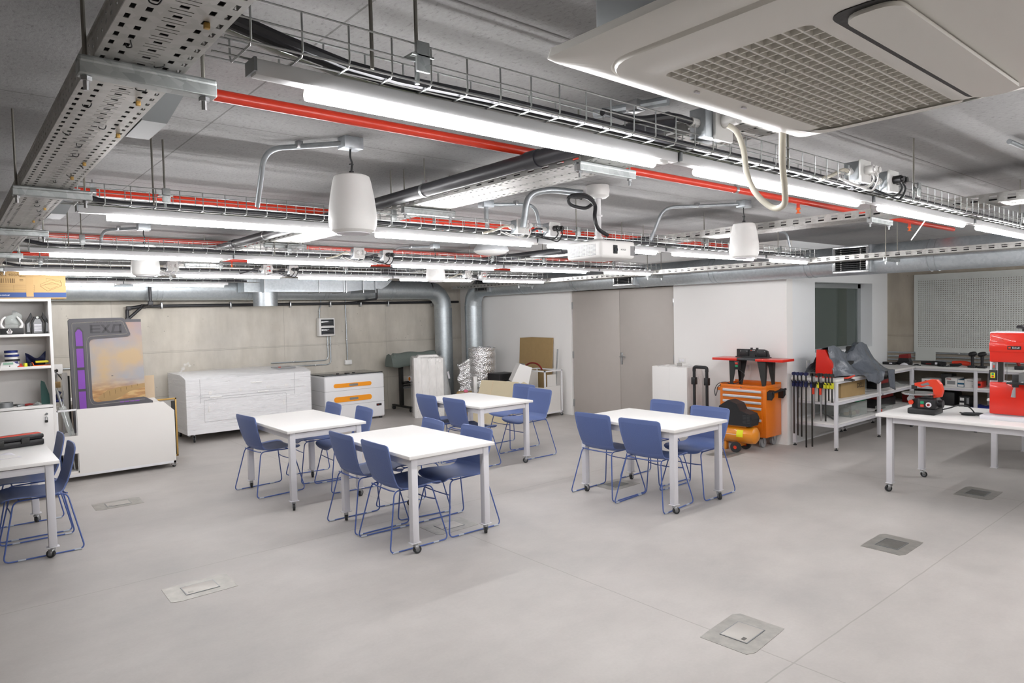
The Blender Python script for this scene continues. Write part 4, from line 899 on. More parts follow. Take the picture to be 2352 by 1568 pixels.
# poster board
e = thing('poster_board', 'grey and purple lettered board with desert painting standing in the cart', 'poster', (1.13, 9.20, 0)); e.rotation_euler = (R(-4), 0, R(1.5))
MB().box((.12, .012, .5), (.765, .03, 1.825)).build('painting', 'poster_art', e, smooth=0)
MB().box((.56, .011, 1.79), (.765, .012, 1.825)).box((.0, .02, .5), (.13, .03, 1.7)).build('dark_strip', 'poster_grey', e, smooth=0)
out = [(.0, .5)] + [(.0, 1.82), (.015, 1.84), (.55, 1.845), (.575, 1.835), (.635, 1.65), (.632, 1.63), (.61, 1.618), (.25, 1.60), (.215, 1.585), (.20, 1.55), (.20, .90), (.215, .865), (.25, .85), (.74, .87), (.765, .86), (.84, .81), (.84, .5)]
MB().prism(out, -.012, .012, 'y').build('frame_board', 'poster_grey', e, smooth=0)
f = MB(); ins = [(.03, .55), (.035, 1.79), (.54, 1.805), (.56, 1.795), (.605, 1.665), (.59, 1.645), (.22, 1.63), (.185, 1.61), (.17, 1.56), (.17, .9), (.185, .84), (.22, .82), (.75, .84)]
f.tube([(p[0], -.0125, p[1]) for p in fillet([(a[0], 0, a[1]) for a in ins], .02, 3) for p in [(p[0], p[2])]], .0028, 4); f.build('inlay_line', 'poster_line', e, smooth=0)
g = MB()
for z0, z1 in ((1.52, 1.68), (1.27, 1.49), (1.02, 1.24), (.78, .99), (.6, .75)): g.box((.065, -.0135, z0), (.135, -.011, z1))
g.prism([(.065, 1.68), (.135, 1.68), (.11, 1.715), (.09, 1.715)], -.0135, -.011, 'y'); g.build('purple_panel', 'purple_panel', e, smooth=0)
g = MB().box((.055, -.0125, .55), (.145, -.0115, 1.69)).prism([(.055, 1.69), (.145, 1.69), (.112, 1.74), (.088, 1.74)], -.0125, -.0115, 'y'); g.build('purple_surround', 'poster_dark', e, smooth=0)
g = MB()
def stroke(pts, w=.011): g.tube([(p[0], -.0125, p[1]) for p in pts], w, 4)
for z in (1.675, 1.715, 1.755): g.box((.22, -.0135, z-.009), (.32, -.0115, z+.009))
g.box((.215, -.0135, 1.666), (.24, -.0115, 1.764))
for a, c in (((.325, 1.766), (.43, 1.664)), ((.325, 1.664), (.43, 1.766))): g.prism([(a[0], a[1]), (a[0]+.03, a[1]), (c[0]+.0, c[1]), (c[0]-.03, c[1])], -.0135, -.0115, 'y')
for a, c in (((.44, 1.664), (.54, 1.682)), ((.52, 1.664), (.545, 1.766)), ((.46, 1.748), (.545, 1.766))): g.box((a[0], -.0135, a[1]), (c[0], -.0115, c[1]))
g.prism([(.46, 1.766), (.485, 1.766), (.455, 1.664), (.43, 1.664)], -.0135, -.0115, 'y')
g.build('large_lettering', 'poster_dark', e, smooth=0)
text('lettering', 'P R O Y E C T O', .028, 'poster_dark', e, (.38, -.013, 1.79), FACE_S, sx=1.25)
w = MB()
poly = [(.25, .90), (.36, .98), (.48, 1.01), (.62, 1.02), (.765, 1.035), (.765, .985), (.6, .95), (.5, .89), (.42, .86), (.30, .86)]
w.prism(poly, .010, .012, 'y'); w.build('painted_wall', 'carton', e, smooth=0)
w = MB()
for k in range(7): x = .32+k*.06; w.box((x, .0095, .895+.019*k), (x+.004, .0105, .955+.013*k))
w.build('painted_posts', 'carton_ink', e, smooth=0); MB().cbox((.42, .0095, 1.15), (.02, .001, .006)).build('painted_bird', 'poster_dark', e, smooth=0)
w = MB()
for k in range(4): w.box((.48+k*.055, -.0135, .822), (.525+k*.055, -.0115, .838))
w.build('lower_purple_marks', 'purple_panel', e, smooth=0)
e = tag(MB().box((1.86, 9.86, .0), (2.12, 9.875, 1.08), .001).build('plywood_sheet', 'plywood'), 'pale plywood sheet standing behind the poster board', 'board'); e.rotation_euler = (0, 0, 0)
e = thing('picture_frame', 'gold edged grey panel standing upright behind the cart end', 'frame', (1.55, 9.60, .0))
MB().box((.02, .0, .03), (.74, .012, .76)).build('panel', 'board_grey', e, smooth=0)
f = MB()
for a, c in (((0, -.006, .02), (.02, .02, .785)), ((.745, -.006, .02), (.765, .02, .785)), ((0, -.006, .02), (.765, .02, .04)), ((0, -.006, .765), (.765, .02, .785))): f.box(a, c, .002)
f.build('gold_rim', 'gold_frame', e)
MB().box((.70, -.008, .05), (.744, .0, .75)).build('dark_edge', 'black_metal', e, smooth=0); MB().box((.6, -.006, .68), (.63, 0, .72)).build('black_tab', 'black_plastic', e, smooth=0)
e = tag(MB().box((1.10, 9.42, .118), (1.13, 9.46, 1.17)).build('dark_board', 'black_metal', smooth=0), 'narrow black board edge standing left of the poster board', 'board')
# rulers, tubes in the cart's open end
e = tag(MB().prism([(-.028, .0), (.028, .0), (.028, .68), (.02, .7), (-.02, .7), (-.028, .68)], -.003, .003, 'y').build('steel_ruler', 'board_grey'), 'wide grey ruler standing in the open end of the cart', 'ruler'); e.location = (1.075, 9.36, .5155)
e = tag(MB().tube([(1.075, 9.10, .5165), (.99, 9.36, 1.03)], .013, 10).build('metal_tube', 'silver_pole'), 'slanting bright metal tube leaning out of the cart end', 'tube')
e = tag(MB().tube([(1.03, 9.25, .5165), (1.055, 9.38, 1.07)], .009, 8).build('metal_tube', 'silver_pole'), 'thin upright metal tube standing in the cart end', 'tube')
e = tag(MB().prism([(-.032, 0), (.032, 0), (.032, .34), (-.032, .34)], -.012, .012, 'y').build('aluminium_profile', 'clear_plastic'), 'broad pale profile leaning in upper slot of the cart', 'profile'); e.location = (1.085, 9.06, .517); e.rotation_euler = (R(-6), R(-13), 0)
for k in range(3):
    e = tag(MB().box((-.006, 0, 0), (.006, .3, .30)).build('thin_board', ['board_grey', 'steel', 'carton_blue'][k]), ['grey board leaning in the lower slot of the cart', 'bright metal edged board leaning in the lower cart slot', 'blue board farthest left in the lower cart slot'][k], 'board'); e.location = ((1.02, 1.10, .975)[k], 9.08, .1185); e.rotation_euler = (0, R(-9+3*k), 0)
# 3D printer on the white stand behind
e = thing('white_stand', 'low white steel stand holding the open frame printer beside the bookcase', 'table', (.88, 9.95, 0))
MB().box((0, 0, .80), (.42, .5, .82), .002).build('top_board', 'cart_board', e)
for x, y in ((.015, .015), (.405, .015), (.015, .485), (.405, .485)): MB().box((x-.015, y-.015, 0), (x+.015, y+.015, .8)).build('leg', 'white_enamel', e)
MB().box((0, .01, .45), (.42, .5, .465)).build('lower_shelf', 'cart_board', e)
e = thing('printer_frame', 'black open frame desktop printer on the white stand', '3D printer', (1.04, 10.15, .821))
MB().box((-.13, -.12, 0), (.13, .16, .05), .006).build('base', 'black_plastic', e)
MB().box((-.03, .0, .05), (.01, .03, .40)).build('column', 'black_metal', e, smooth=0)
MB().cyl((.03, 0, .05), (.03, 0, .38), .004, 8).cyl((.045, 0.01, .05), (.045, .01, .4), .006, 8).build('guide_rods', 'silver_pole', e)
MB().box((-.18, -.0, .36), (.06, .03, .39)).build('top_beam', 'black_metal', e, smooth=0)
MB().cyl((-.2, -.01, .22), (.02, -.01, .22), .005, 8).cyl((-.2, -.01, .18), (.02, -.01, .18), .005, 8).build('cross_rods', 'silver_pole', e)
MB().box((.0, -.04, .165), (.075, .01, .24), .004).build('print_head', 'cardboard', e)
MB().box((-.02, -.125, .01), (.05, -.118, .035)).build('label', 'paper', e, smooth=0)
e = thing('blue_clamp_tool', 'dark blue machine part on the white stand in front of the printer', 'tool', (1.02, 9.98, .8205))
MB().box((-.075, -.03, 0), (.09, .06, .03), .006).build('base', 'blue_plastic', e)
MB().cyl((.02, 0, .03), (.07, .0, .13), .022, 12).build('lever', 'navy', e); MB().box((-.06, -.02, .03), (-.03, .02, .09), .005).build('block', 'grey_plastic_solid', e)
# ------------------------------------------------------------------ wrapped machine
e = thing('wrapped_machine', 'large white machine on wheels wrapped in stretch film by concrete wall', 'machine', (2.645, 10.43, 0)); W, D, z0 = 1.87, .98, .135
MB().prism([(0, z0), (D, z0), (D, .99), (.28, .99), (.06, .955), (0, .93)], 0, W, 'x').build('body', 'white_enamel', e, smooth=20)
g = MB()
for a, c in (((.17, .30, .50), (1.48, .0, .0)),): pass
def groove(x0, z0_, x1, z1_): g.box((x0, -.0012, z0_), (x1, .001, z1_))
for x in (.19, 1.60): groove(x, .58, x+.006, .93)
groove(.19, .655, 1.60, .661); groove(.0, .70, W, .703)
for z in (.30, .62): groove(.24, z, 1.46, z+.005)
for x in (.24, 1.46): groove(x, .30, x+.005, .62)
g.build('door_gaps', 'grey_plastic_solid', e, smooth=0)
for x, z in ((.92, .82), (1.02, .67), (.32, .65)): MB().box((x, -.012, z), (x+.17, 0, z+.018), .004).build('pull', 'white_plastic', e)
for x, z in ((.33, .72), (.76, .73), (1.18, .74), (1.47, .745)): MB().cyl((x, -.006, z), (x, .002, z), .026, 16).build('round_lock', 'melamine', e)
for x in (.29, 1.41): MB().box((x, -.004, .44), (x+.035, 0, .53), .002).build('latch_plate', 'melamine', e)
MB().box((1.42, .2, .99), (1.72, .5, 1.005), .003).build('control_panel', 'grey_plastic_solid', e); MB().cyl((1.47, .25, 1.0), (1.47, .25, 1.02), .02, 12).build('stop_button', 'red_button', e)
rnd = random.Random(4)
def wrapz(x, y): return .004*math.sin(9*x+5*y)+.006*math.sin(23*x)*math.sin(17*y)
b = MB()
def filmfn(u, v):
    # v runs: front bottom -> front top -> back top ; u along the width, a little beyond both ends
    x = -.008+(W+.016)*u
    if v < .5: y, z = -.008-.003*math.sin(60*v+7*u), .2+(.735)*(v/.5)
    else:
        t = (v-.5)/.5; y = -.008+(D+.016)*t; zz = .935+.03*min(1, y/.06 if y > 0 else 0)+.035*min(1, max(0, (y-.06)/.22))
        z = zz+.012+.014*math.sin(7*u+3*t)*math.sin(11*u)*t+.012*math.sin(31*u+9*t)*t*(1-t)*2+.03*math.exp(-((u-.72)**2)/.006)*t
    return (x, y+.0*rnd.random(), z)
b.grid(filmfn, 60, 36)
for s in (0, 1): b.grid(lambda u, v: (-.010 if not s else W+.010, -.008+(D+.016)*u, .2+(.74+.06*min(1, u*4))*v), 16, 18)
b.build('stretch_wrap', 'stretch_film', e, smooth=40)
MB().tube(spline([(.05, .5, 1.0), (.10, .52, 1.06), (.13, .5, 1.12), (.17, .5, 1.14), (.2, .5, 1.10)], 4), [.02+.012*math.sin(k*1.7) for k in range(17)], 8).build('film_tail', 'stretch_film', e)
for x in (.12, 1.75):
    for y in (.12, .86):
        caster(e, x, y, .135, r=.045, a=1.5+random.uniform(-.4, .4), white=False)
MB().cyl((.03, .04, .115), (.03, .04, .135), .018, 12).build('levelling_foot', 'grey_metal', e)
# ------------------------------------------------------------------ white cabinet machine with orange grips
e = thing('laser_cutter', 'white cabinet machine with two orange handle bars by the concrete wall', 'machine', (4.83, 10.60, 0)); W, D = 1.12, .74
MB().box((0, 0, .03), (W, D, .80), .035, 4).build('body', 'white_enamel', e)
lid = MB().box((.02, .05, .80), (W-.0, D, .815), .004).build('smoked_lid', 'dark_glass', e)
MB().box((.46, .12, .812), (.52, .2, .83)).build('lid_block', 'black_plastic', lid); 
for x in (.30, .60): MB().box((x, .15, .814), (x+.04, .19, .835), .004).build('lid_hinge', 'black_plastic', lid)
g = MB()
for z in (.545, .30): g.box((-.001, -.0012, z), (W+.001, .7, z+.004))
g.build('panel_gap', 'grey_plastic_solid', e, smooth=0)
for z, h in ((.635, .034), (.40, .045)):
    p = MB().prism(rrect(.16, z-h, .86, z+h, h*.98, 6), -.012, .002, 'y').build('grip_bar', 'orange_flap', e, smooth=30)
    MB().prism(rrect(.44, z-.02, .60, z+.02, .015), -.018, -.011, 'y').build('latch', 'grey_metal', p)
MB().box((.95, -.006, .225), (1.05, 0, .265), .002).build('display', 'black_plastic', e); MB().box((.965, -.008, .235), (.99, -.005, .255)).build('digit', 'red_dark', e, smooth=0)
for x in (.06, W-.06): 
    for y in (.06, D-.06): MB().cyl((x, y, 0), (x, y, .035), .025, 12).build('foot', 'black_rubber', e)
# ------------------------------------------------------------------ plotter
e = thing('plotter', 'roll plotter on black stand covered by grey cloth in the corner', 'plotter', (6.46, 11.0, 0)); 
def cover(u, v):
    a = (v-.5)*2; y = .15*a*1.0+.14; z = .86+.235*(1-abs(a)**2.6); x = -.10+1.0*u
    if abs(a) > .8: z -= .03*math.sin(u*7)+.02*math.sin(u*15+1)+ .0
    if u < .08: z = max(z-.04, .83) if abs(a) < .7 else z; 
    return (x, y, z + .01*math.sin(u*13+2))
MB().grid(cover, 40, 20).build('cloth_cover', 'tarp_grey', e, solid=.006)
MB().add([(-.10, y, z) for y, z in [(-.01, .85), (.02, .98), (.06, 1.06), (.14, 1.085), (.22, 1.06), (.26, .98), (.29, .85)]], [(0, 1, 2, 3, 4, 5, 6)]).build('cloth_end', 'tarp_grey', e, smooth=0, solid=.005)
MB().box((-.02, .06, .84), (.86, .22, 1.0), .02).build('carriage_body', 'dark_grey', e)
for x in (.15, .78):
    MB().box((x-.03, .1, .1), (x+.03, .18, .86), .003).build('leg', 'black_metal', e)
    l = MB().box((x-.025, -.22, .065), (x+.025, .46, .10), .004).build('foot_bar', 'black_metal', e)
    for y in (-.19, .43): MB().cyl((x-.02, y, .033), (x+.02, y, .033), .033, 16).build('caster_wheel', 'black_rubber', l)
MB().box((.15, .10, .5), (.78, .14, .55)).box((.16, -.03, .525), (.2, .18, .545)).build('roll_rail', 'black_metal', e, smooth=0)
MB().box((.16, .08, .42), (.78, .12, .45)).build('cross_bar', 'silver_pole', e, smooth=0); MB().box((.16, .085, .455), (.78, .12, .49)).build('rear_bar', 'black_metal', e, smooth=0)
e = thing('paper_roll', 'white paper roll with orange core resting on the plotter stand', 'roll', (6.72, 11.02, .60))
MB().lathe([(.036, 0), (.052, 0), (.052, .5), (.036, .5), (.036, 0)], 24, axis='x', caps=False).build('paper', 'paper', e)
MB().lathe([(.030, -.002), (.037, -.002), (.037, .48), (.030, .48), (.03, -.002)], 24, axis='x', caps=False).build('core', 'copper_orange', e)
# ------------------------------------------------------------------ white sheets stack under clear film
e = thing('foam_stack', 'tall white foam sheets under clear plastic film with small label', 'packaging', (6.40, 10.33, 0), R(-28))
for k in range(4):
    MB().box((-.02+k*.128, -.26, .0), (.107+k*.128, .26, 1.05-.006*k), .0015).build('foam_sheet', 'foam_white', e)
MB().box((.05, -.2, 1.05), (.42, .14, 1.075), .002).box((.07, -.18, 1.075), (.4, .1, 1.09), .002).build('top_offcuts', 'foam_white', e)
def fw(u, v):
    a = 2*PI*u; sx, sy = .29, .32
    c, s = math.cos(a), math.sin(a); p = (abs(c)**6+abs(s)**6)**(-1/6)
    wob = 1+.02*math.sin(9*a+4*v)+.03*(1-v)*math.sin(5*a+2)
    if v > .92: wob *= 1-(v-.92)*3.2
    x = .235+sx*c*p*wob+(.22*(1-v)**1.3 if c > 0 else 0)*c*p*.8
    y = sy*s*p*wob-(.05*(1-v) if s < 0 else 0)
    return (x, y, .01+1.06*min(v, .95)/.95+(.02*(v-.95) if v > .95 else 0))
MB().grid(fw, 64, 26).build('film_cover', 'clear_film', e, smooth=60)
MB().cbox((.60, -.12, .72), (.004, .11, .13), 0, (0, R(-10), R(-20))).build('label', 'paper', e, smooth=0)
# ------------------------------------------------------------------ bubble foil roll
e = thing('bubble_foil_roll', 'tall rolled silver bubble foil standing in the corner', 'insulation roll', (7.76, 10.12, 0))
def roll(u, v):
    a = 2*PI*u; r = .248+.012*abs(math.sin(v*PI*8.5))+.008*math.sin(3*a+5*v)
    return (r*math.cos(a), r*math.sin(a), 1.16*v)
MB().grid(roll, 48, 90).build('roll_body', 'bubble_foil', e, smooth=60)
b = MB(); pts = [((.245-.0045*k)*math.cos(k*.3), (.245-.0045*k)*math.sin(k*.3), 1.155+.012*math.sin(k*1.3)) for k in range(52)]
b.tube(pts, .013, 6); b.lathe([(0, 1.13), (.24, 1.13)], 24, caps=False); b.build('rolled_top', 'bubble_foil', e)
def flap(u, v): return (-.20-.22*u-.03*u*math.sin(v*14), .02+.16*u+.006*math.sin(v*44), .25+.72*v-.10*u*v+.02*math.sin(u*6))
MB().grid(flap, 16, 40).build('loose_flap', 'bubble_foil', e, smooth=60, solid=.006)
# ------------------------------------------------------------------ small cartons and clutter in the corner
def opencarton(name, lab, x, y, w, d, h, rz, m='cardboard', z=0):
    e = thing(name, lab, 'box', (x, y, z), rz); b = MB()
    t = .004
    b.box((-w/2, -d/2, 0), (w/2, d/2, t)).box((-w/2, -d/2, 0), (w/2, -d/2+t, h)).box((-w/2, d/2-t, 0), (w/2, d/2, h)).box((-w/2, -d/2, 0), (-w/2+t, d/2, h)).box((w/2-t, -d/2, 0), (w/2, d/2, h))
    b.build('box_walls', m, e, smooth=0); return e
e = opencarton('open_carton', 'small open carton with pink item in the corner', 7.06, 9.74, .26, .26, .42, R(-40))
MB().box((-.11, -.1325, .28), (-.02, -.13, .39)).build('paper_label', 'paper', e, smooth=0)
e = tag(MB().lathe([(0, 0), (.03, .005), (.042, .03), (.03, .055), (0, .06)], 16, (7.08, 9.72, .40), caps=False).build('pink_ball', 'pink'), 'pink round item poking out of the small open carton', 'toy'); 
e = tag(MB().box((-.09, -.09, .005), (.09, .09, .40)).build('carton_filling', 'paper', smooth=0), 'white packing inside the small open carton with pink item', 'packing'); e.location = (7.06, 9.74, 0); e.rotation_euler = (0, 0, R(-40))
e = opencarton('open_carton', 'open brown carton holding a white tube in the corner', 6.99, 9.28, .32, .28, .43, R(-40))
MB().cbox((.03, -.143, .33), (.09, .003, .03)).build('printed_mark', 'carton_ink', e, smooth=0)
tag(MB().box((6.95, 9.29, .01), (7.015, 9.32, .72), .004).build('white_tube', 'foam_white'), 'upright white tube standing in the brown open carton', 'tube')
# large kraft cardboard leaning in front
e = thing('cardboard_sheet', 'large folded kraft cardboard sheet leaning before the second cart', 'cardboard', (6.98, 8.60, 0), R(-50))
MB().add([(-.50, -.10, .0), (.22, -.12, .0), (.28, .06, .66), (-.34, .06, .70), (-.28, -.10, 0), (-.14, .06, .69)], [(0, 4, 5, 3), (4, 1, 2, 5)]).build('sheet', 'kraft', e, smooth=0, solid=.006)
MB().tube([(-.28, -.104, .0), (-.14, .054, .69)], .004, 5).build('fold_edge', 'plywood', e)
MB().add([(.26, .08, .60), (.36, .10, .66), (.50, .04, .60), (.42, .0, .54), (.26, .03, .52)], [(0, 1, 2, 3, 4)]).build('bent_flap', 'kraft', e, smooth=0, solid=.005)
e = tag(MB().add([(8.25, 8.78, .005), (8.25, 9.66, .005), (8.31, 9.64, 1.33), (8.30, 9.3, 1.345), (8.31, 8.74, 1.34)], [(0, 4, 3, 2, 1)]).build('tall_cardboard', 'cardboard', smooth=0, solid=.012), 'tall brown cardboard panel leaning on white wall left of the door', 'cardboard')
e = tag(MB().prism([(-.09, 0), (.20, 0), (.20, .30), (-.02, .32)], -.16, .16, 'y').build('foam_block', 'foam_white'), 'white foam block lying on top of clutter beside brown cardboard', 'packaging'); e.location = (7.48, 8.83, .62); e.rotation_euler = (0, R(14), R(-30))
tag(MB().box((7.45, 9.22, .0), (7.85, 9.56, .73), .004).build('black_crate', 'black_plastic'), 'black crate behind the white foam block in the corner', 'crate')
tag(MB().box((7.38, 8.72, .0), (7.68, 9.08, .612), .004).build('white_carton', 'foam_white'), 'white carton under the foam block behind the kraft cardboard', 'box')
tag(MB().tube(spline([(8.02, 9.22, .80), (8.0, 9.12, .86), (7.98, 9.0, .90), (7.97, 8.86, .905), (7.96, 8.74, .87), (7.95, 8.66, .80)], 6), .014, 10).build('red_hose', 'red_dark'), 'dark red hose arching over the second cart', 'hose')
e = thing('heat_sink', 'grey finned metal part leaning by the second cart', 'machine part', (7.74, 8.92, .80)); e.rotation_euler = (0, R(-18), R(-12))
MB().box((-.01, -.11, -.16), (.01, .11, .12), .002).build('plate', 'grey_metal', e)
g = MB()
for k in range(7): g.box((-.03, -.10, -.15+k*.025), (-.01, .06, -.142+k*.025))
g.build('fins', 'dark_grey', e, smooth=0)
tag(MB().tube([(8.20, 8.58, .53), (8.22, 8.54, 1.15)], .014, 10).build('metal_tube', 'silver_pole'), 'bright metal tube standing upright in the second cart', 'tube')
# second cart by the door
e = thing('board_cart', 'small white frame cart with pale boards beside the grey door', 'cart', (7.80, 8.43, 0)); W, D = .42, .66
f = MB(); t = .024
for x in (0, W-t):
    for y in (0, D-t): f.box((x, y, .06), (x+t, y+t, .80), .002)
for z in (.06, .776):
    for y in (0, D-t): f.box((0, y, z), (W, y+t, z+t), .002)
    for x in (0, W-t): f.box((x, 0, z), (x+t, D, z+t), .002)
f.build('steel_frame', 'white_enamel', e)
MB().box((.03, .03, .084), (.05, D-.03, .5)).build('pale_board', 'cart_board', e); MB().box((.03, .03, .084), (W-.03, .048, .52)).build('pale_board', 'cart_board', e); MB().box((.12, .06, .084), (W-.1, .075, .72)).build('pale_board', 'cart_board', e); MB().box((.02, D-.06, .084), (W-.03, D-.045, .74)).build('pale_board', 'cart_board', e)
MB().box((.024, .024, .07), (W-.024, D-.024, .084)).build('bottom_board', 'cart_board', e)
for x, y in ((.03, .03), (W-.03, .03), (.03, D-.03), (W-.03, D-.03)): caster(e, x, y, .06, r=.024, a=-.8)
# white foam block right of the door + trolley handle
e = thing('foam_block_stack', 'tall white foam packing block wrapped in film beside the door', 'packaging', (7.88, 5.62, 0))
MB().box((0, 0, 0), (.36, .60, .98), .006).build('foam_block', 'foam_white', e)
g = MB().box((-.001, .0, .62), (0, .6, .623)).box((-.001, .30, .0), (.0, .303, .98)); g.build('joint_lines', 'melamine', e, smooth=0)
MB().grid(lambda u, v: (-.006+.375*u, -.01+.62*v, .985+.012*math.sin(u*9)*math.sin(v*7)+.012*math.sin(23*v)), 16, 24).grid(lambda u, v: (-.006+.375*u, -.012-.05*math.sin(PI*v)-.03*math.sin(7*v+4*u)*v, .03+.96*v), 12, 20).build('film_cover', 'clear_film', e, smooth=60)
MB().box((.1, .18, .985), (.14, .24, 1.03), .003).build('tape_lump', 'board_grey', e)
e = thing('trolley_handle', 'black telescopic trolley handle standing beside white foam block', 'trolley', (7.86, 5.385, 0))
for s in (-1, 1):
    MB().cyl((0, s*.10, .40), (0, s*.10, .96), .02, 12).build('upright_tube', 'black_plastic', e)
    MB().box((-.03, s*.10-.032, .76), (.03, s*.10+.032, .86), .006).build('slide_collar', 'black_plastic', e)
MB().tube(fillet([(0, .10, .94), (0, .10, 1.0), (0, -.10, 1.0), (0, -.10, .94)], .03), .023, 12).build('grip', 'black_plastic', e)
MB().box((-.05, -.15, .36), (.06, .15, .46), .01).box((.0, -.14, .02), (.06, .14, .40), .01).build('bracket', 'black_plastic', e)
for y in (-.035, .02): MB().cyl((-.02, y, .46), (-.02, y, .485), .01, 8).build('red_cap', 'red_plastic', e)
for s in (-1, 1): MB().cyl((.03, s*.17, .07), (.03, s*.13, .07), .07, 20).build('wheel', 'black_rubber', e)
# ------------------------------------------------------------------ tool chest
e = thing('tool_chest', 'orange wheeled tool chest with chrome drawer bars beside white wall', 'tool chest', (7.93, 4.47, 0)); W, D, z0, z1 = .66, .38, .135, .80
b = MB().box((0, 0, z0), (D, W, z1-.04), .006); b.build('body', 'orange_paint', e)
t_ = MB()
for a, c in (((-.005, 0, z1-.05), (.02, W, z1-.01)), ((D-.02, 0, z1-.04), (D, W, z1+.02)), ((0, -.002, z1-.05), (D, .02, z1)), ((0, W-.02, z1-.05), (D, W+.002, z1))): t_.box(a, c, .004)
t_.build('top_rim', 'orange_paint', e); MB().box((.02, .02, z1-.042), (D-.02, W-.02, z1-.034)).build('top_mat', 'orange_paint', e)
zz = [.745, .672, .60, .525, .41, .19]
for k in range(5):
    hi, lo = (.738, .665, .593, .52, .372)[k], (.668, .596, .523, .375, .20)[k]
    d = MB().box((-.012, .05, lo), (.0, W-.05, hi), .003).build('drawer', 'orange_paint', e)
    MB().box((-.03, .055, hi-.036), (-.012, W-.055, hi-.004), .006).build('drawer_bar', 'bar_silver', d)
MB().cyl((-.012, W*.52, .762), (0, W*.52, .762), .009, 12).build('lock', 'chrome', e)
h = MB()
for x in (.05, D-.05): h.prism([(x-.03, .62), (x+.03, .66), (x+.03, .74), (x-.03, .72)], -.07, .0, 'y')
h.cyl((.03, -.07, .715), (D-.02, -.07, .735), .014, 12); h.build('push_handle', 'black_plastic', e)
MB().box((-.0, W, .70), (.3, W+.05, .74), .004).build('side_tray', 'orange_paint', e)
for x, y in ((.07, .09), (D-.05, .09), (.07, W-.09), (D-.05, W-.09)):
    l = MB().box((x-.04, y-.03, .12), (x+.04, y+.03, .137)).prism([(x-.03, .12), (x+.03, .12), (x+.012, .055), (x-.012, .055)], y-.026, y-.02, 'y').prism([(x-.03, .12), (x+.03, .12), (x+.012, .055), (x-.012, .055)], y+.02, y+.026, 'y').build('caster_fork', 'steel', e)
    MB().cyl((x, y-.016, .06), (x, y+.016, .06), .06, 28).build('caster_wheel', 'grey_plastic_solid', l)
# router table
e = thing('router_table', 'red and black router table standing on the orange tool chest', 'router table', (8.10, 4.76, .767))
MB().box((-.15, -.13, .345), (.15, .13, .372), .003).build('centre_plate', 'dark_grey', e)
for s in (-1, 1):
    MB().box((-.15, s*.13, .335), (.15, s*.50, .368), .004).build('side_wing', 'red_paint', e)
for sx in (-1, 1):
    for sy in (-1, 1):
        x, y = sx*.12, sy*.20+.0
        MB().add([(x, y-.06, .35), (x, y+.06, .35), (x-sx*.0, y+.018+sy*.03, 0), (x, y-.018+sy*.03, 0), (x-sx*.06, y+.06*sy, .35), (x-sx*.02, y+.018*sy+sy*.03, 0)], [(0, 1, 2, 3), (0 if sy < 0 else 1, 4, 5, 3 if sy < 0 else 2)]).build('leg', 'black_metal', e, smooth=0, solid=.004)
f = MB().prism([(-.22, .372), (.24, .372), (.24, .48), (-.15, .48), (-.2, .46), (-.22, .40)], .03, .06, 'x'); f.box((.0, -.24, .372), (.06, .24, .385)); f.build('fence', 'black_plastic', e, smooth=0)
for s in (-1, 1): MB().box((.018, s*.06, .39), (.03, s*.19, .47), .004).build('fence_plate', 'black_plastic', e)
g = MB()
for y in (-.17, -.08, .08, .17): g.cyl((.014, y, .455), (.02, y, .455), .006, 8)
g.build('screws', 'chrome', e)
MB().box((.015, -.035, .375), (.02, .035, .41)).build('bit_opening', 'black_rubber', e, smooth=0); MB().box((.026, -.04, .455), (.029, .035, .475)).build('maker_badge', 'black_metal', e, smooth=0)
MB().box((.0245, .02, .459), (.0255, .032, .471)).build('badge_mark', 'red_plastic', e, smooth=0)
text('lettering', 'Einhell', .014, 'paper', e, (.025, -.012, .465), FACE_W)
for y in (-.05, .03): MB().cyl((.045, y, .48), (.045, y, .50), .016, 12).build('fence_knob', 'black_plastic', e)
s = MB().box((-.165, .09, .22), (-.115, .16, .335), .006).build('switch_box', 'black_plastic', e)
MB().box((-.17, .105, .29), (-.164, .145, .315), .002).build('stop_key', 'red_button', s); MB().box((-.17, .105, .255), (-.164, .145, .28), .002).build('start_key', 'green_button', s)
MB().tube(spline([(-.14, .11, .22), (-.10, .05, .15), (-.1, .12, .06), (-.12, .22, .02), (-.14, .30, .045), (-.16, .40, .02), (-.2, .43, -.06), (-.2, .42, -.14), (-.2, .40, -.10), (-.18, .37, .0), (-.1, .2, .03)], 6), .005, 7).build('cord', 'black_rubber', e)
# air compressor
e = thing('air_compressor', 'orange tank air compressor with black motor cover on the floor', 'compressor', (7.62, 4.66, 0), R(4))
MB().lathe([(0, -.25), (.06, -.245), (.10, -.215), (.108, -.18), (.108, .18), (.10, .215), (.06, .245), (0, .25)], 32, (0, 0, .21), axis='y', caps=False).build('tank', 'compressor_orange', e)
MB().prism([(-.20, .33), (.21, .33), (.24, .42), (.22, .56), (.10, .64), (-.02, .60), (-.06, .52), (-.19, .48), (-.22, .42)][::1], -.10, .10, 'x').build('motor_cover', 'black_plastic', e, smooth=20)
g = MB()
for k in range(6):
    for j in range(2): g.box((-.104, -.19+j*.05, .37+k*.018), (-.098, -.15+j*.05, .377+k*.018))
g.build('cooling_slots', 'dark_grey', e, smooth=0)
MB().box((-.06, -.12, .31), (.06, .16, .335)).build('saddle', 'compressor_orange', e)
MB().grid(lambda u, v: (-.1095*math.cos(R(-10+48*v)), -.10+.085*u, .21+.1095*math.sin(R(-10+48*v))), 3, 8).build('yellow_sticker', 'yellow_label', e)
MB().grid(lambda u, v: (-.1092*math.cos(R(6+.6*3)), -.1+.3*u, .21+.1092*math.sin(R(3+2.5*v))), 3, 2).build('white_stripe', 'paper', e, smooth=0)
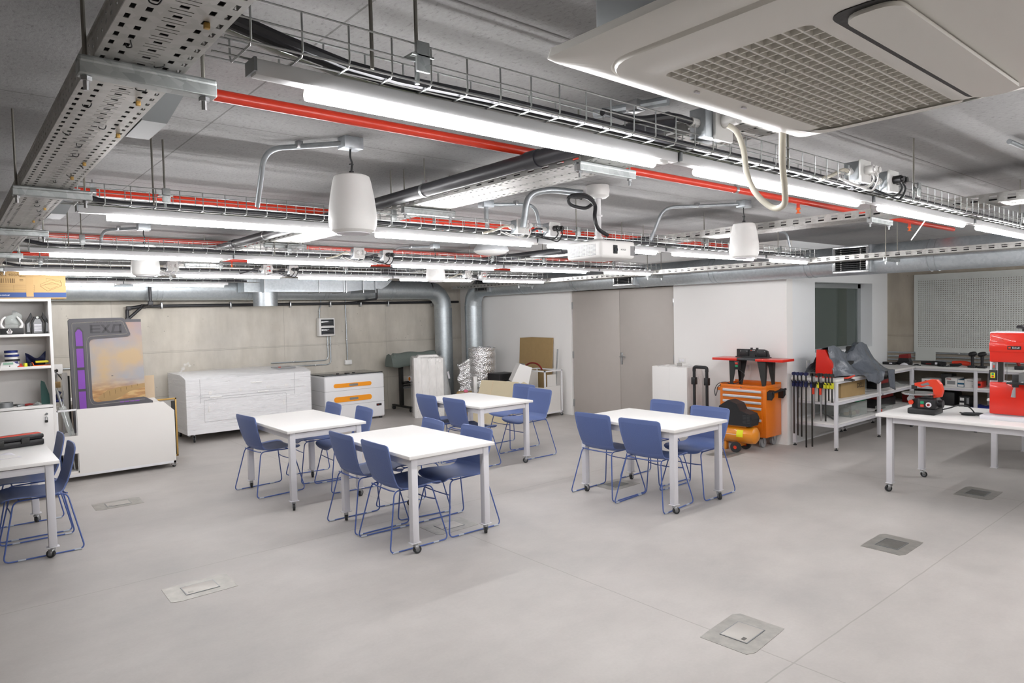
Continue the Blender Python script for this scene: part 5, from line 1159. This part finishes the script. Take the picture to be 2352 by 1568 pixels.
for s in (-1, 1): w = MB().cyl((s*.15, -.02, .065), (s*.11, -.02, .065), .065, 24).mat(1).cyl((s*.153, -.02, .065), (s*.11, -.02, .065), .022, 14); w.build('wheel', ['black_rubber', 'red_plastic'], e)
MB().cyl((-.13, -.02, .065), (.13, -.02, .065), .008, 8).box((-.12, -.03, .06), (.12, -.01, .12)).build('axle_frame', 'compressor_orange', e)
MB().box((-.03, .16, .0), (.03, .19, .12), .004).build('front_foot', 'compressor_orange', e)
MB().tube(fillet([(-.05, .22, .3), (-.05, .27, .42), (.05, .27, .42), (.05, .22, .3)], .03), .009, 8).cyl((-.1, .19, .335), (-.13, .19, .345), .015, 10).build('valve_pipe', 'chrome', e)
# ------------------------------------------------------------------ shelf workbenches
def shelfbench(label, x0, y0, x1, y1, legs, tops=(.885, .61, .33), foot=True):
    e = thing('shelf_bench', label, 'workbench', (x0, y0, 0), 0, 'white shelf workbenches'); W, D = x1-x0, y1-y0
    MB().box((0, 0, tops[0]-.03), (W, D, tops[0]), .002).build('worktop', 'laminate', e)
    MB().box((.03, .03, tops[1]-.02), (W-.03, D-.03, tops[1]), .002).build('shelf', 'laminate', e)
    MB().box((.03, .03, tops[2]-.02), (W-.03, D-.03, tops[2]), .002).build('shelf', 'laminate', e)
    f = MB()
    for z in (tops[0]-.03, tops[1]-.02, tops[2]-.02):
        for a, c in (((.02, .02), (W-.02, .05)), ((.02, D-.05), (W-.02, D-.02)), ((.02, .05), (.05, D-.05)), ((W-.05, .05), (W-.02, D-.05))): f.box((a[0], a[1], z-.03), (c[0], c[1], z-.001), .001)
    f.build('shelf_frame', 'white_frame', e)
    for x, y in legs:
        l = MB().box((x-.02, y-.02, .035), (x+.02, y+.02, tops[0]-.031), .003).build('leg', 'white_frame', e)
        MB().cyl((x, y, 0), (x, y, .012), .022, 12).cyl((x, y, .012), (x, y, .035), .008, 8).build('levelling_foot', 'black_rubber', l)
    return e
shelfbench('white shelf workbench with hanging clamps below the interior window', 8.38, 3.78, 9.78, 4.375, [(.03, .03), (1.3, .03), (.03, .56), (1.36, .56)])
shelfbench('white shelf workbench continuing along the window wall into the corner', 9.80, 3.78, 10.86, 4.375, [(1.02, .03), (.06, .56), (1.0, .56)])
shelfbench('long white shelf workbench below the pegboard', 10.88, .5, 11.44, 4.375, [(.03, 3.33), (.03, 2.53), (.03, .9), (.53, .03), (.53, 3.8), (.53, 2.5)])
T0, T1, T2 = .8855, .6105, .3305
# sander under the plastic cover
e = thing('bench_sander', 'red end of a machine under the grey plastic cover on workbench', 'machine', (8.52, 4.03, T0))
MB().prism([(-.115, .0), (.09, .0), (.09, .10), (.075, .355), (-.03, .355), (-.115, .18)], 0, .05, 'x').build('red_side', 'red_paint', e, smooth=0)
MB().box((.05, -.09, .0), (.75, .08, .18), .01).box((.05, -.06, .15), (.35, .05, .36), .02).box((.80, -.05, .02), (1.0, .07, .36), .02).build('body', 'black_metal', e)
MB().box((.95, -.16, .0), (1.15, .05, .07), .006).build('red_base', 'red_paint', e)
rnd = random.Random(9)
prof = [(0, .385), (.12, .40), (.26, .37), (.40, .31), (.52, .27), (.66, .30), (.80, .38), (.96, .405), (1.10, .37), (1.28, .20), (1.44, .05)]
def lerp(P, x):
    for (a, za), (b, zb) in zip(P, P[1:]):
        if a <= x <= b: t = (x-a)/(b-a); t = t*t*(3-2*t); return za+(zb-za)*t
    return P[-1][1]
hangs = [(0, 0), (.42, 0), (.62, .10), (.9, .15), (1.04, .12), (1.10, 0), (1.2, 0), (1.28, .24), (1.44, .28)]
depth_ = [(0, .07), (.1, .09), (.3, .19), (.45, .22), (1.44, .225)]
def coverfn(u, v):
    x = 1.44*u; t = 2*v-1; s = abs(t); z = lerp(prof, x); f = .013*math.sin(17*u+5*v)+.012*math.sin(31*u-9*v)+.008*math.sin(43*v+13*u)
    if t < 0:
        d = lerp(depth_, x)
        if s < .7: q = s/.7; y = -.04-d*q**1.1; zz = z*(1-q)**1.25+.012*q
        else: q = (s-.7)/.3; y = -.04-d-.02*q; zz = .012-lerp(hangs, x)*q
        dip = math.exp(-((x-.62)/.16)**2)*.09*math.sin(min(1, s/.7)*PI)
        y += dip; 
    else: y = -.04+.33*s; zz = z*(1-.92*s**1.5)
    return (x, y+f*(.9 if .1 < s < .72 else .3), zz+f*(.7 if .1 < s < .6 else .1))
cv = tag(MB().grid(coverfn, 84, 46).build('plastic_cover', 'grey_plastic', smooth=60, solid=.002), 'grey plastic sheet draped over machines on the window workbench', 'cover'); cv.location = (8.535, 4.0, T0+.006)
# right hanging end of the cover
# clamps hanging on the bench edge
def clamp(x, y, z, L, col, label, rod='black_metal', grip=None):
    e = thing('bar_clamp', label, 'clamp', (x, y, z), 0, 'clamps hanging on the bench end')
    MB().box((-.004, -.009, -L), (.004, .009, .04)).build('bar', rod, e, smooth=0)
    MB().cyl((-.018, 0, .035), (.018, 0, .035), .022, 12).box((-.014, -.02, .02), (.03, .02, .05), .004).build('fixed_jaw', 'navy' if col == 'navy' else 'black_metal', e)
    MB().prism([(-.03, -.075), (.02, -.055), (.02, -.115), (-.0, -.135), (-.022, -.125)], -.014, .014, 'y').box((-.012, -.018, -.13), (.012, .018, -.06), .004).build('sliding_head', col, e)
    MB().tube(spline([(-.02, -.0, -.08), (-.045, 0, -.07), (-.055, 0, -.045)], 3), .007, 6).build('trigger', 'black_plastic', e)
    if grip: MB().cyl((-.02, 0, -.21), (-.02, 0, -.13), .014, 10).build('screw_grip', grip, e)
for k, (y, L) in enumerate(((4.325, .74), (4.275, .76), (4.225, .77), (4.165, .90))):
    clamp(8.36, y, .90, L, 'navy', ('first', 'second', 'third', 'fourth')[k]+' from the wall of the long blue bar clamps on bench end')
for k, (y, L, c, g, rod, lab) in enumerate(((4.085, .88, 'blue_plastic', None, 'black_metal', 'long single blue clamp at the middle of the bench end'), (4.06, .52, 'black_plastic', 'red_plastic', 'steel', 'steel screw clamp with red grip on bench end, nearer wall'), (4.0, .30, 'yellow', None, 'black_metal', 'short yellow clamp behind the red gripped clamps'),
        (3.97, .54, 'black_plastic', 'red_plastic', 'steel', 'steel screw clamp with red grip on bench end, nearer corner'), (3.915, .54, 'yellow', None, 'black_metal', 'yellow headed clamp with long dark bar near bench corner'), (3.875, .28, 'yellow', None, 'black_metal', 'short yellow clamp second from the bench corner'), (3.835, .30, 'yellow', None, 'black_metal', 'short yellow clamp next to the bench corner leg'))):
    clamp(8.355, y, .90, L, c, lab, rod, g)
for k, (x, y, a) in enumerate(((8.60, 3.76, -.3), (8.68, 3.765, -.15))):
    e = thing('spring_clamp', ['red tipped spring clamp at the bench front edge, left one', 'red tipped spring clamp at bench front edge, right one'][k], 'clamp', (x, y, T0-.005), a)
    for s in (-1, 1): MB().tube([(-.05, 0, s*.012), (0, -.005, s*.008), (.09, -.01, s*.03)], [.008, .012, .009], 8).build('arm', 'red_plastic' if s > 0 else 'black_plastic', e)
# things on the clamp bench shelves
e = thing('carton', 'brown computer carton with black lettering on the bench middle shelf', 'box', (9.05, 3.88, T1), R(-4))
MB().box((-.30, 0, 0), (.31, .34, .20), .003).build('box_body', 'cardboard', e); text('lettering', 'DELL', .085, 'black_metal', e, (.19, -.001, .13), FACE_S)
e = tag(MB().box((8.45, 3.95, T1), (8.74, 4.3, T1+.17), .003).build('white_carton', 'foam_white'), 'white carton behind the hanging clamps on the middle shelf', 'box')
e = thing('parts_bin', 'clear plastic bin of mixed scraps with green lid on the bottom shelf', 'bin', (9.28, 3.9, T2))
MB().box((-.24, 0, 0), (.24, .36, .004)).box((-.24, 0, 0), (.24, .004, .18)).box((-.24, .356, 0), (.24, .36, .18)).box((-.24, 0, 0), (-.236, .36, .18)).box((.236, 0, 0), (.24, .36, .18)).build('bin_walls', 'clear_plastic', e, smooth=0)
MB().box((-.05, .01, .182), (.25, .36, .19), .003).build('lid', 'green_button', e)
for k, (x, y, s, m, lab) in enumerate(((9.12, 4.0, .05, 'plywood', 'wood scrap at left in the clear bin'), (9.23, 3.97, .06, 'cardboard', 'brown scrap in the clear bin'), (9.33, 3.96, .055, 'red_dark', 'reddish scrap in the clear bin'), (9.42, 3.99, .05, 'plywood', 'wood scrap at right in the clear bin'), (9.3, 4.1, .075, 'foam_white', 'white crumpled scrap in the clear bin'))):
    tag(MB().cbox((x, y, T2+.006+s/2), (s*1.3, s, s*.8), .008, (0, 0, k)).build('scrap', m), lab, 'scrap')
for k in range(3): tag(MB().tube([(8.55+.03*k, 3.85+.02*k, T2+.008+.012*k), (9.0+.08*k, 4.2-.05*k, T2+.008+.012*k)], .009, 6).build('metal_bar', 'grey_metal'), ['lowest grey bar lying on the bottom shelf of clamp bench', 'middle grey bar lying on the bottom shelf of clamp bench', 'upper grey bar lying on the bottom shelf of clamp bench'][k], 'bar')
e = tag(MB().lathe([(0, 0), (.05, 0), (.05, .16), (.03, .19), (0, .19)], 16, (9.62, 4.0, T1), caps=False).build('glass_jar', 'clear_plastic'), 'clear jar on the middle shelf beside the brown carton', 'jar')
e = thing('tool_case', 'dark red and black case on the second bench middle shelf', 'tool case', (10.25, 4.05, T1)); MB().box((-.25, -.1, 0), (.25, .15, .13), .01).build('case_body', 'black_plastic', e); MB().box((-.2, -.103, .07), (.1, -.098, .12)).build('red_panel', 'red_dark', e, smooth=0); MB().box((.14, -.104, .05), (.2, -.099, .11)).build('badge', 'red_plastic', e, smooth=0); text('lettering', 'R', .045, 'paper', e, (.17, -.105, .08), FACE_S)
tag(MB().grid(lambda u, v: (10.45+.32*u, 3.86+.25*v, T1+.004+.07*math.sin(u*PI)*math.sin(v*PI)*(.7+.3*math.sin(u*19)*math.sin(v*15))), 16, 14).build('parts_bag', 'clear_plastic', solid=.002), 'crumpled clear bag on the second bench middle shelf near its corner leg', 'bag')
e = thing('tool_case', 'low black case with dark red top on the second bench bottom shelf', 'tool case', (10.35, 4.1, T2)); MB().box((-.3, -.12, 0), (.35, .18, .12), .01).build('case_body', 'black_plastic', e); MB().box((-.27, -.1, .12), (.32, .16, .16), .01).build('red_lid', 'red_dark', e)
e = tag(MB().box((9.95, 3.85, T2), (10.25, 3.97, T2+.05), .005).build('clear_box', 'clear_plastic'), 'pale clear tray on the second bench bottom shelf', 'box')
tag(MB().tube([(9.72, 3.87, T2+.02), (10.1, 3.9, T2+.02)], .012, 8).build('black_bar', 'black_metal'), 'black bar tool lying on the second bench bottom shelf', 'bar')
tag(MB().cbox((9.80, 3.84, T2+.015), (.06, .03, .03), .004).build('red_block', 'red_plastic'), 'small red block on bottom shelf edge of the second bench', 'small part')
# ---- on the pegboard bench worktop
def onbench(n, lab, cat, x, y, z=T0, rz=0): return thing(n, lab, cat, (x, y, z), rz)
e = onbench('battery_charger', 'red battery on black charger standing on the corner of the bench', 'charger', 11.1, 4.0); MB().box((-.06, -.09, 0), (.06, .09, .05), .008).build('charger_base', 'black_plastic', e); MB().prism([(-.08, .05), (.08, .05), (.07, .10), (-.06, .13)], -.05, .05, 'x').build('black_mount', 'black_plastic', e); MB().prism([(-.075, .10), (.07, .10), (.06, .15), (-.065, .165)], -.055, .045, 'x').build('battery', 'red_dark', e)
e = onbench('power_adapter', 'flat black adapter beside the red battery on the corner bench', 'adapter', 11.02, 4.18); MB().box((-.05, -.09, 0), (.05, .09, .04), .006).build('case', 'black_plastic', e); MB().box((-.053, -.05, .012), (-.049, -.01, .03)).build('label', 'paper', e, smooth=0)
e = onbench('sanding_tool', 'long black power tool lying before the pegboard tab', 'power tool', 11.12, 3.62); MB().tube([(0, .16, .035), (0, .05, .035), (0, -.05, .035), (0, -.16, .03)], [.025, .034, .034, .028], 12).build('body', 'black_plastic', e); MB().box((-.037, -.06, .02), (-.03, -.03, .05)).build('label', 'paper', e, smooth=0); MB().box((-.036, .02, .02), (-.03, .09, .03)).build('red_mark', 'red_dark', e, smooth=0)
e = onbench('corded_drill', 'red and black corded tool lying on the pegboard bench', 'power tool', 11.1, 3.27); MB().tube([(0, .10, .05), (0, 0, .055), (0, -.06, .05), (0, -.12, .04)], [.028, .034, .036, .03], 12).build('red_body', 'red_plastic', e); MB().tube([(-.03, .12, .02), (-.04, .02, .025), (-.02, -.02, .04)], [.022, .022, .02], 10).build('black_grip', 'black_plastic', e)
tag(MB().tube(spline([(11.05, 3.40, T0+.012), (10.98, 3.45, T0+.008), (11.02, 3.52, T0+.05), (11.06, 3.55, T0+.008), (10.98, 3.50, T0+.008), (10.95, 3.42, T0+.008), (11.0, 3.36, T0+.008)], 6), .0055, 6).build('cord', 'black_rubber'), 'curled black cord lying left of the red corded tool', 'cord')
tag(MB().tube(spline([(11.0, 3.9, T0+.008), (10.95, 3.82, T0+.008), (11.0, 3.78, T0+.02), (11.05, 3.85, T0+.008), (10.97, 3.74, T0+.008)], 6), .006, 6).build('cord', 'black_rubber'), 'short black cord lying before the red battery', 'cord')
tag(MB().grid(lambda u, v: (10.97+.05*v, 3.92+.11*u, T0+.004+.03*math.sin(u*PI)*math.sin(v*2)), 8, 5).build('white_rag', 'paper', solid=.002), 'small white paper scrap before the red battery', 'paper')
for k, y in enumerate((3.10, 2.985)):
    e = onbench('torch_tool', 'black upright hand tool standing on the pegboard bench, %s' % ('left of the pair' if k == 0 else 'right of the pair beside band saw'), 'power tool', 11.02, y)
    MB().box((-.05, -.05, 0), (.05, .05, .03), .008).build('battery_base', 'black_plastic', e)
    MB().tube([(0, 0, .03), (0, 0, .10), (0, 0, .16)], [.02, .019, .023], 12).build('grip', 'black_plastic', e)
    MB().tube([(0, .045, .18), (0, .02, .185), (0, -.02, .195), (0, -.045, .205)], [.024, .034, .033, .022], 12).build('head', 'black_plastic', e)
e = onbench('trigger_tool', 'small black hanging plug tool seen through the band saw opening', 'power tool', 10.98, 2.55); MB().box((-.04, -.05, 0), (.04, .05, .05), .008).build('body', 'black_plastic', e); MB().cyl((0, 0, .05), (0, .02, .1), .02, 10).build('neck', 'red_dark', e)
# ---- on the pegboard bench shelves
def pbox(lab, x, y, w, d, h, m, z=T1, extra=()):
    e = thing('tool_box', lab, 'box', (x, y, z)); MB().box((0, -d/2, 0), (w, d/2, h), .002).build('box_body', m, e)
    for (y0, z0, y1, z1, mm) in extra: MB().box((-.0015, y0, z0), (.001, y1, z1)).build('printed_label', mm, e, smooth=0)
    return e
e = pbox('white box with barcode on the middle shelf below pegboard', 10.95, 3.34, .28, .15, .12, 'foam_white', extra=((.0, .1, .06, .11, 'red_dark'), (-.05, .03, .05, .08, 'grey_plastic_solid')))
pbox('small blue and white box between two white boxes on shelf', 10.95, 3.22, .28, .085, .10, 'blue_box', extra=((-.04, .06, .04, .098, 'foam_white'), (-.035, .005, .035, .035, 'foam_white')))
pbox('white and teal box right of the blue box on shelf', 10.94, 3.115, .3, .12, .115, 'foam_white', extra=((-.045, .09, .03, .095, 'dark_grey'), (-.04, .02, -.03, .03, 'dark_grey')))
pbox('small red case with black knob at the right on the middle shelf', 10.98, 3.01, .2, .07, .085, 'red_paint', extra=((-.02, .03, .02, .06, 'black_plastic'),))
pbox('flat white box with red print on middle shelf behind scroll saw', 10.98, 3.62, .25, .22, .09, 'foam_white', extra=((-.02, .04, .07, .065, 'red_dark'),))
pbox('dark tool box behind the red saw arm on the middle shelf', 11.1, 3.45, .2, .14, .16, 'dark_grey')
e = pbox('black camera box with white labels on the bottom shelf', 10.95, 3.18, .2, .13, .15, 'black_plastic', T2, ((.0, .09, .05, .13, 'foam_white'), (.0, .01, .055, .06, 'foam_white'), (-.06, .05, -.03, .13, 'grey_plastic_solid')))
tag(MB().box((10.97, 3.30, T2), (11.3, 3.58, T2+.2), .03).build('black_bag', 'black_plastic'), 'black soft bag on the bottom shelf below pegboard', 'bag')
tag(MB().grid(lambda u, v: (10.93+.25*v, 2.86+.24*u, T2+.006+.045*math.sin(u*PI)*math.sin(v*PI)*(.7+.3*math.sin(u*11))), 12, 10).build('blue_bag', 'blue_plastic', solid=.003), 'flat blue plastic bag on the bottom shelf below pegboard', 'bag')
pbox('dark red case low on the bottom shelf at the corner', 11.0, 3.85, .3, .3, .13, 'red_dark', T2)
# ------------------------------------------------------------------ scroll saw
e = thing('scroll_saw', 'red and black scroll saw with round metal table on the long bench', 'scroll saw', (7.12, 2.385, .7505))
MB().box((-.115, -.115, 0), (.115, .12, .055), .012).build('base', 'black_plastic', e)
MB().prism([(-.10, .05), (.10, .05), (.10, .13), (.03, .155), (-.09, .15), (-.13, .10)][::1], -.05, .09, 'x').build('body', 'black_plastic', e)
c = MB().box((-.10, -.115, .055), (-.04, .035, .145), .008).build('control_box', 'black_plastic', e)
MB().box((-.105, -.02, .10), (-.099, .01, .125), .002).build('start_key', 'green_button', c); MB().box((-.105, -.02, .07), (-.099, .01, .095), .002).build('stop_key', 'red_button', c)
MB().cyl((-.104, -.06, .095), (-.1, -.06, .095), .024, 20).mat(1).cyl((-.118, -.06, .095), (-.1, -.06, .095), .012, 14).build('speed_dial', ['paper', 'red_dark'], c)
MB().cyl((0, -.15, .10), (0, -.11, .10), .035, 16).build('motor', 'black_plastic', e)
arm = [(-.075, .155), (-.135, .165), (-.150, .22), (-.135, .285), (-.10, .325), (-.05, .325), (.02, .30), (.085, .285), (.085, .262), (.03, .245), (-.03, .265), (-.065, .255), (-.075, .21)]
MB().prism(arm, -.028, .028, 'x').build('arm', 'red_plastic', e, smooth=20)
MB().prism([(-.045, .275), (.02, .262), (.035, .275), (-.03, .298)], -.030, -.027, 'x').build('maker_plate', 'grey_metal', e, smooth=0)
tt = MB(); tt.lathe([(0, 0), (.14, 0), (.145, .004), (.145, .012), (.14, .016), (0, .016)], 40, (0, .055, .178), caps=False); tt.build('round_table', 'silver_pole', e)
MB().tube(spline([(-.02, .135, .178), (-.02, .12, .14), (-.02, .09, .10)], 5), .008, 8).cyl((-.03, .12, .13), (.0, .12, .13), .03, 14).build('tilt_bracket', 'silver_pole', e)
MB().cyl((-.08, .10, .105), (-.055, .10, .105), .022, 14).build('tilt_knob', 'red_plastic', e)
MB().cyl((-.0, .095, .16), (0, .095, .27), .003, 6).box((-.012, .075, .225), (.012, .12, .262), .003).cyl((0, .09, .285), (0, .09, .31), .012, 10).build('blade_holder', 'black_metal', e)
MB().tube([(0, .06, .27), (0, .09, .25), (0, .12, .245)], .008, 8).build('blower_tube', 'black_rubber', e)
tag(MB().tube(spline([(7.10, 2.24, .80), (7.12, 2.18, .82), (7.16, 2.12, .845), (7.22, 2.06, .83), (7.26, 2.02, .765), (7.22, 2.02, .757), (7.2, 2.1, .757), (7.26, 2.11, .757), (7.30, 2.0, .757), (7.26, 1.96, .757), (7.2, 2.02, .765), (7.22, 2.10, .77), (7.3, 2.06, .765), (7.32, 1.98, .765), (7.22, 1.97, .772), (7.18, 2.08, .772), (7.26, 2.14, .765)], 6), .006, 7).build('cord', 'black_rubber'), 'coiled black cord on the long bench between scroll saw and band saw', 'cord')
# ------------------------------------------------------------------ band saw
e = thing('band_saw', 'red and grey bench band saw cut by the right edge', 'band saw', (7.17, 1.88, .7505))
MB().box((-.10, -.52, 0), (.34, .055, .035), .004).build('base_plate', 'white_frame', e)
MB().box((.0, -.46, .03), (.22, .005, .325), .006).build('lower_case', 'white_frame', e)
MB().box((-.03, -.455, .045), (.0, .0, .33), .012).build('lower_door', 'red_paint', e)
MB().box((.0, -.46, .505), (.22, .005, .775), .006).build('upper_case', 'white_frame', e)
d = MB().box((-.03, -.455, .507), (.0, .0, .765), .012).build('upper_door', 'red_paint', e)
MB().box((-.037, -.33, .60), (-.03, -.0, .68), .004).build('raised_panel', 'red_paint', d)
MB().box((-.0385, -.235, .622), (-.0365, -.135, .652)).build('maker_badge', 'black_metal', d, smooth=0)
MB().box((-.0395, -.16, .63), (-.038, -.143, .644)).build('badge_mark', 'red_plastic', d, smooth=0)
text('lettering', 'Einhell', .02, 'paper', d, (-.0395, -.197, .637), FACE_W)
MB().prism([(-.09, .72), (-.08, .72), (-.12, .68), (-.13, .68)], -.0335, -.029, 'x').prism([(-.28, .72), (-.27, .72), (-.23, .68), (-.24, .68)], -.0335, -.029, 'x').build('door_ribs', 'red_plastic', d, smooth=0)
MB().box((.0, -.058, .32), (.20, .003, .51), .004).build('column', 'white_frame', e)
MB().box((-.005, -.075, .32), (.1, -.06, .51)).build('blade_guard', 'black_metal', e, smooth=0)
s = MB().box((-.022, -.055, .345), (.0, .006, .435), .004).build('switch_box', 'black_plastic', e)
MB().box((-.025, -.042, .365), (-.021, -.008, .412), .002).build('yellow_plate', 'yellow_label', s); MB().box((-.028, -.034, .39), (-.024, -.016, .408), .002).build('start_key', 'green_button', s); MB().box((-.028, -.034, .37), (-.024, -.016, .386), .002).build('stop_key', 'red_button', s)
MB().box((-.012, -.045, .44), (-.001, -.015, .50), .003).build('upper_switch_plate', 'grey_metal', e); MB().box((-.016, -.036, .455), (-.011, -.024, .48), .002).build('rocker', 'red_button', e)
t_ = MB().box((-.09, -.50, .325), (.20, -.14, .347), .004).build('table', 'silver_pole', e)
MB().box((-.10, -.20, .347), (.19, -.235, .41), .004).build('rip_fence', 'grey_metal', e)
MB().box((-.118, -.235, .30), (-.10, -.19, .41), .004).box((-.125, -.28, .325), (-.105, -.15, .345), .004).build('fence_clamp', 'black_plastic', e)
MB().tube([(-.12, -.21, .30), (-.12, -.205, .27), (-.12, -.2, .215)], [.007, .012, .018], 12).build('fence_lever', 'grey_plastic_solid', e)
MB().cyl((.10, -.22, .775), (.10, -.22, .80), .012, 10).lathe([(0, .80), (.05, .803), (.055, .815), (.045, .83), (0, .832)], 16, (.1, -.22, 0), caps=False).build('tension_knob', 'black_plastic', e)
MB().cyl((.1, -.1, .31), (.1, -.1, .52), .002, 6).build('blade', 'steel', e)
# ------------------------------------------------------------------ world and view
w = bpy.data.worlds.new('world'); SC.world = w; w.use_nodes = True
w.node_tree.nodes['Background'].inputs[0].default_value = (.8, .85, .9, 1); w.node_tree.nodes['Background'].inputs[1].default_value = .05
SC.view_settings.view_transform = 'Standard'; SC.view_settings.look = 'None'; SC.view_settings.gamma = 1; SC.view_settings.use_curve_mapping = False
SC.view_settings.exposure = EXPO
SC.cycles.max_bounces = 7; SC.cycles.diffuse_bounces = 5; SC.cycles.glossy_bounces = 3; SC.cycles.transparent_max_bounces = 8; SC.cycles.adaptive_threshold = .03; SC.cycles.sample_clamp_indirect = 6
SC.cycles.use_denoising = True
